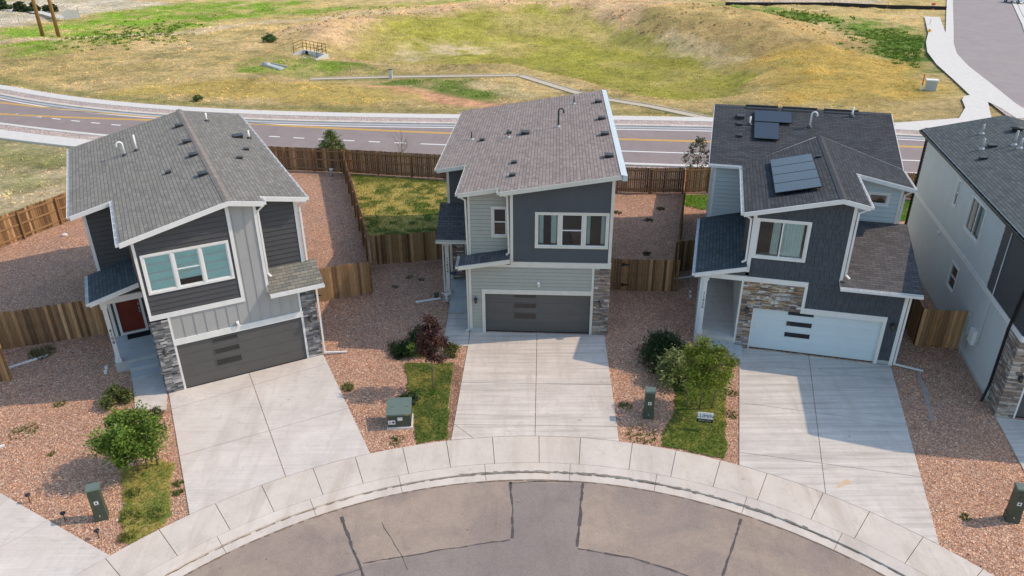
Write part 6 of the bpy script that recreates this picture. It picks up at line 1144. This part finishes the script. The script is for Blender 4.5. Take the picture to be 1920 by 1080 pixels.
t = thing('pipe_end_section', 'pale galvanised flared pipe end in the grass near the culvert', 'pipe end', (-27.6, 91.6, zg_(-27.6, 91.6)), R(-25)); m = MB()
m.hexa([(-1.2, -.4, -.05), (1.0, -.4, -.05), (1.0, .4, -.05), (-1.2, .4, -.05)], [(-1.2, -.4, .35), (.4, -.5, .1), (.4, .5, .1), (-1.2, .4, .35)]); m.bar((-1.2, -.55, .3), (.9, -.75, .02), .08, .3); m.bar((-1.2, .55, .3), (.9, .75, .02), .08, .3); m.build('flare', 'meter_grey', t); m = MB(); m.tube([(-2.0, 0, .2), (-1.2, 0, .2)], .38, 12); m.build('pipe', 'galvanised', t, True)
t = thing('marker_post', 'short weathered post beside the concrete drainage channel', 'post', (-13.65, 87.5, zg_(-13.65, 87.5))); m = MB(); m.box(-.2, .2, -.15, .15, -.2, 1.0); m.build('post', 'culvert_concrete', t); m = MB(); m.box(-.24, .24, -.18, .18, 1.0, 1.1); m.build('cap', 'soil', t)
t = thing('utility_box', 'white utility box in the golden grass near the side road corner', 'utility box', (42.9, 78.2, zg_(42.9, 78.2)), R(-20)); m = MB(); m.box(-.5, .5, -.35, .35, 0, 1.0); m.build('body', 'meter_grey', t); m = MB(); m.box(-.56, .56, -.4, .4, 1.0, 1.1); m.build('lid', 'pvc', t); m = MB(); m.box(-.15, .1, -.36, -.35, .3, .7); m.build('label_plate', 'foundation', t)
t = thing('marker_stake', 'orange marker stake with white foot left of the white utility box', 'stake', (42.0, 78.2, zg_(42, 78.2))); m = MB(); m.box(-.06, .06, -.02, .02, .5, 1.6); m.build('stake', 'orange_plastic', t); m = MB(); m.box(-.08, .08, -.03, .03, -.1, .5); m.build('foot', 'pvc', t)
t = thing('marker_stake', 'white marker stake in green weeds near the side road', 'stake', (65.0, 123.0, zg_(65, 123))); m = MB(); m.tube([(0, 0, -.1), (0, 0, .95)], .07, 8); m.build('stake', 'pvc', t); m = MB(); m.tube([(0, 0, .95), (0, 0, 1.05)], .10, 8); m.build('cap', 'pvc', t)
t = thing('hydrant', 'small yellow hydrant in weeds near the side road', 'hydrant', (61.2, 115.5, zg_(61.2, 115.5))); m = MB(); m.tube([(0, 0, -.1), (0, 0, .5), (0, 0, .58), (0, 0, .7)], [.16, .15, .17, .06], 10); m.build('barrel', 'yellow_paint', t, True); m = MB(); m.tube([(-.3, 0, .4), (.3, 0, .4)], .08, 8); m.build('nozzle', 'yellow_paint', t)
t = thing('barrel', 'orange construction barrel by the side road at the top edge', 'barrel', (75.2, 142.6, zg_(75.2, 142.6))); m = MB(); m.tube([(0, 0, 0), (0, 0, .1), (0, 0, .1), (0, 0, 1.1)], [.5, .5, .42, .32], 12); m.build('drum', 'orange_plastic', t); m = MB(); m.tube([(0, 0, .55), (0, 0, .7)], [.385, .365], 12); m.build('reflective_band', 'pvc', t)
t = thing('silt_fence', 'low black fabric silt fence across the field at the top right', 'fence', (40.4, 151, 0)); m = MB(); P = [(40.4, 151.0), (48, 149), (58.9, 147), (68, 144.5), (77.1, 141.6)]
for a, b in zip(P[:-1], P[1:]): m.bar((a[0]-40.4, a[1]-151, zg_(*a)+.25), (b[0]-40.4, b[1]-151, zg_(*b)+.25), .04, .7); ps_ = MB(); ps_.box(a[0]-40.44, a[0]-40.36, a[1]-151.04, a[1]-150.96, zg_(*a)-.1, zg_(*a)+.8); ps_.build('stake', 'pole_wood', t)
m.build('fabric', 'silt_fabric', t)
for lb, x, y in (('left of the two wooden utility poles in the lush grass', -69.85, 118.0), ('right of the two wooden utility poles in the lush grass', -66.87, 116.9)):
    t = thing('utility_pole', lb, 'utility pole', (x, y, zg_(x, y)), 0, 'wooden utility poles'); m = MB(); m.tube([(0, 0, -.3), (0, 0, 6), (.0, 0, 12)], [.28, .24, .19], 12); m.build('pole', 'pole_wood', t, True); m = MB(); m.bar((-1.4, .2, 11.2), (1.4, .2, 11.2), .12, .15); m.build('crossarm', 'pole_wood', t)
    m = MB()
    for s in (-1.2, -.5, .5, 1.2): m.tube([(s, .2, 11.27), (s, .2, 11.5)], [.05, .03], 8)
    m.build('insulator', 'meter_grey', t)
t = thing('wire_fence', 'pale wire mesh fence crossing the upper left corner of the field', 'fence', (-80.6, 126.0, 0)); m = MB(); ms = MB(); P = [(-88, 117), (-80.62, 126.0), (-79.27, 128.5), (-78.03, 131.5), (-76.7, 135), (-74.63, 138.34)]
for a, b in zip(P[:-1], P[1:]):
    A = (a[0]+80.6, a[1]-126, zg_(*a)); B = (b[0]+80.6, b[1]-126, zg_(*b)); m.tube([(A[0], A[1], A[2]-.1), (A[0], A[1], A[2]+1.5)], .04, 6)
    for z in (.05, .4, .75, 1.1, 1.45): ms.tube([(A[0], A[1], A[2]+z), (B[0], B[1], B[2]+z)], .022 if z > 1.2 else .012, 4)
m.tube([(-74.63+80.6, 12.34, -.1), (-74.63+80.6, 12.34, 1.5)], .05, 6); m.build('post', 'galvanised', t); ms.build('wire_mesh', 'meter_grey', t)
m = MB(); m.bar((-76.2+80.6, 136-126, zg_(-76, 136)+.7), (-74.63+80.6, 12.34, zg_(-74.6, 138)+.7), .02, 1.3); m.build('screen', 'galvanised', t)
sheet('path', [(-92.5, 145.0), (-90, 146.5), (-84, 143.5), (-75.2, 134.8), (-76.3, 134.0), (-83, 140.5), (-88, 143.4)], .35, 'culvert_concrete')
for k, (x, y, s, lb) in enumerate(((-92.8, 146.5, 1.25, 'dark round bush at the upper left corner'), (-87.7, 143.6, 1.15, 'dark round bush beside the pale path, second from the left edge'), (-85.2, 143.4, .95, 'dark bush left of and touching the left utility pole'), (-83.0, 144.6, 1.0, 'dark bush between the two utility poles'))): shrub(lb, x, y, 1.15*s, 1.7*s, 24, 70, .26, [(.05, .085, .035), (.07, .11, .04), (.04, .065, .03)], 110+k, group='dark bushes at the upper left')
# parked car seen at the very top right
t = thing('parked_car', 'white parked car cut off by the top edge beside the side road', 'car', (94.6, 150.6, .05), R(15)); bm = bmesh.new()
prof = [(-2.2, .35), (-2.25, .75), (-1.3, .95), (-.6, 1.42), (1.0, 1.45), (1.75, 1.0), (2.2, .9), (2.25, .35)]
A = [bm.verts.new((-.88*(1 if z < 1 else .8), y, z)) for y, z in prof]; B = [bm.verts.new((.88*(1 if z < 1 else .8), y, z)) for y, z in prof]
bm.faces.new(A); bm.faces.new(B[::-1])
for k in range(len(A)): q = (k+1) % len(A); bm.faces.new((A[q], A[k], B[k], B[q]))
bmesh.ops.bevel(bm, geom=bm.edges[:], offset=.05, segments=2, affect='EDGES'); me = bpy.data.meshes.new('body'); bm.to_mesh(me); bm.free(); me.materials.append(MATS['car_white']); o = bpy.data.objects.new('body', me); COL.objects.link(o); o.parent = t
m = MB(); m.hexa([(-.68, -1.27, .98), (.68, -1.27, .98), (.62, -.62, 1.41), (-.62, -.62, 1.41)], [(-.68, -1.3, 1.0), (.68, -1.3, 1.0), (.62, -.65, 1.44), (-.62, -.65, 1.44)]); m.build('windscreen', 'dark_glass', t); m = MB()
for s in (-1, 1): m.face([(s*.81, -.9, 1.02), (s*.81, 1.3, 1.02), (s*.75, .9, 1.36), (s*.75, -.55, 1.36)])
m.build('side_window', 'dark_glass', t)
for x in (-.82, .82):
    for y in (-1.4, 1.4): m = MB(); m.tube([(x-.1, y, .32), (x+.1, y, .32)], .32, 16); o = m.build('wheel', 'rubber', t); m = MB(); m.tube([(x-.11, y, .32), (x+.11, y, .32)], .18, 12); m.build('rim', 'galvanised', o)
for x in (-.62, .62): m = MB(); m.box(x-.2, x+.2, -2.27, -2.2, .6, .75); m.build('headlight', 'label_white', t)
bpy.context.view_layer.update()
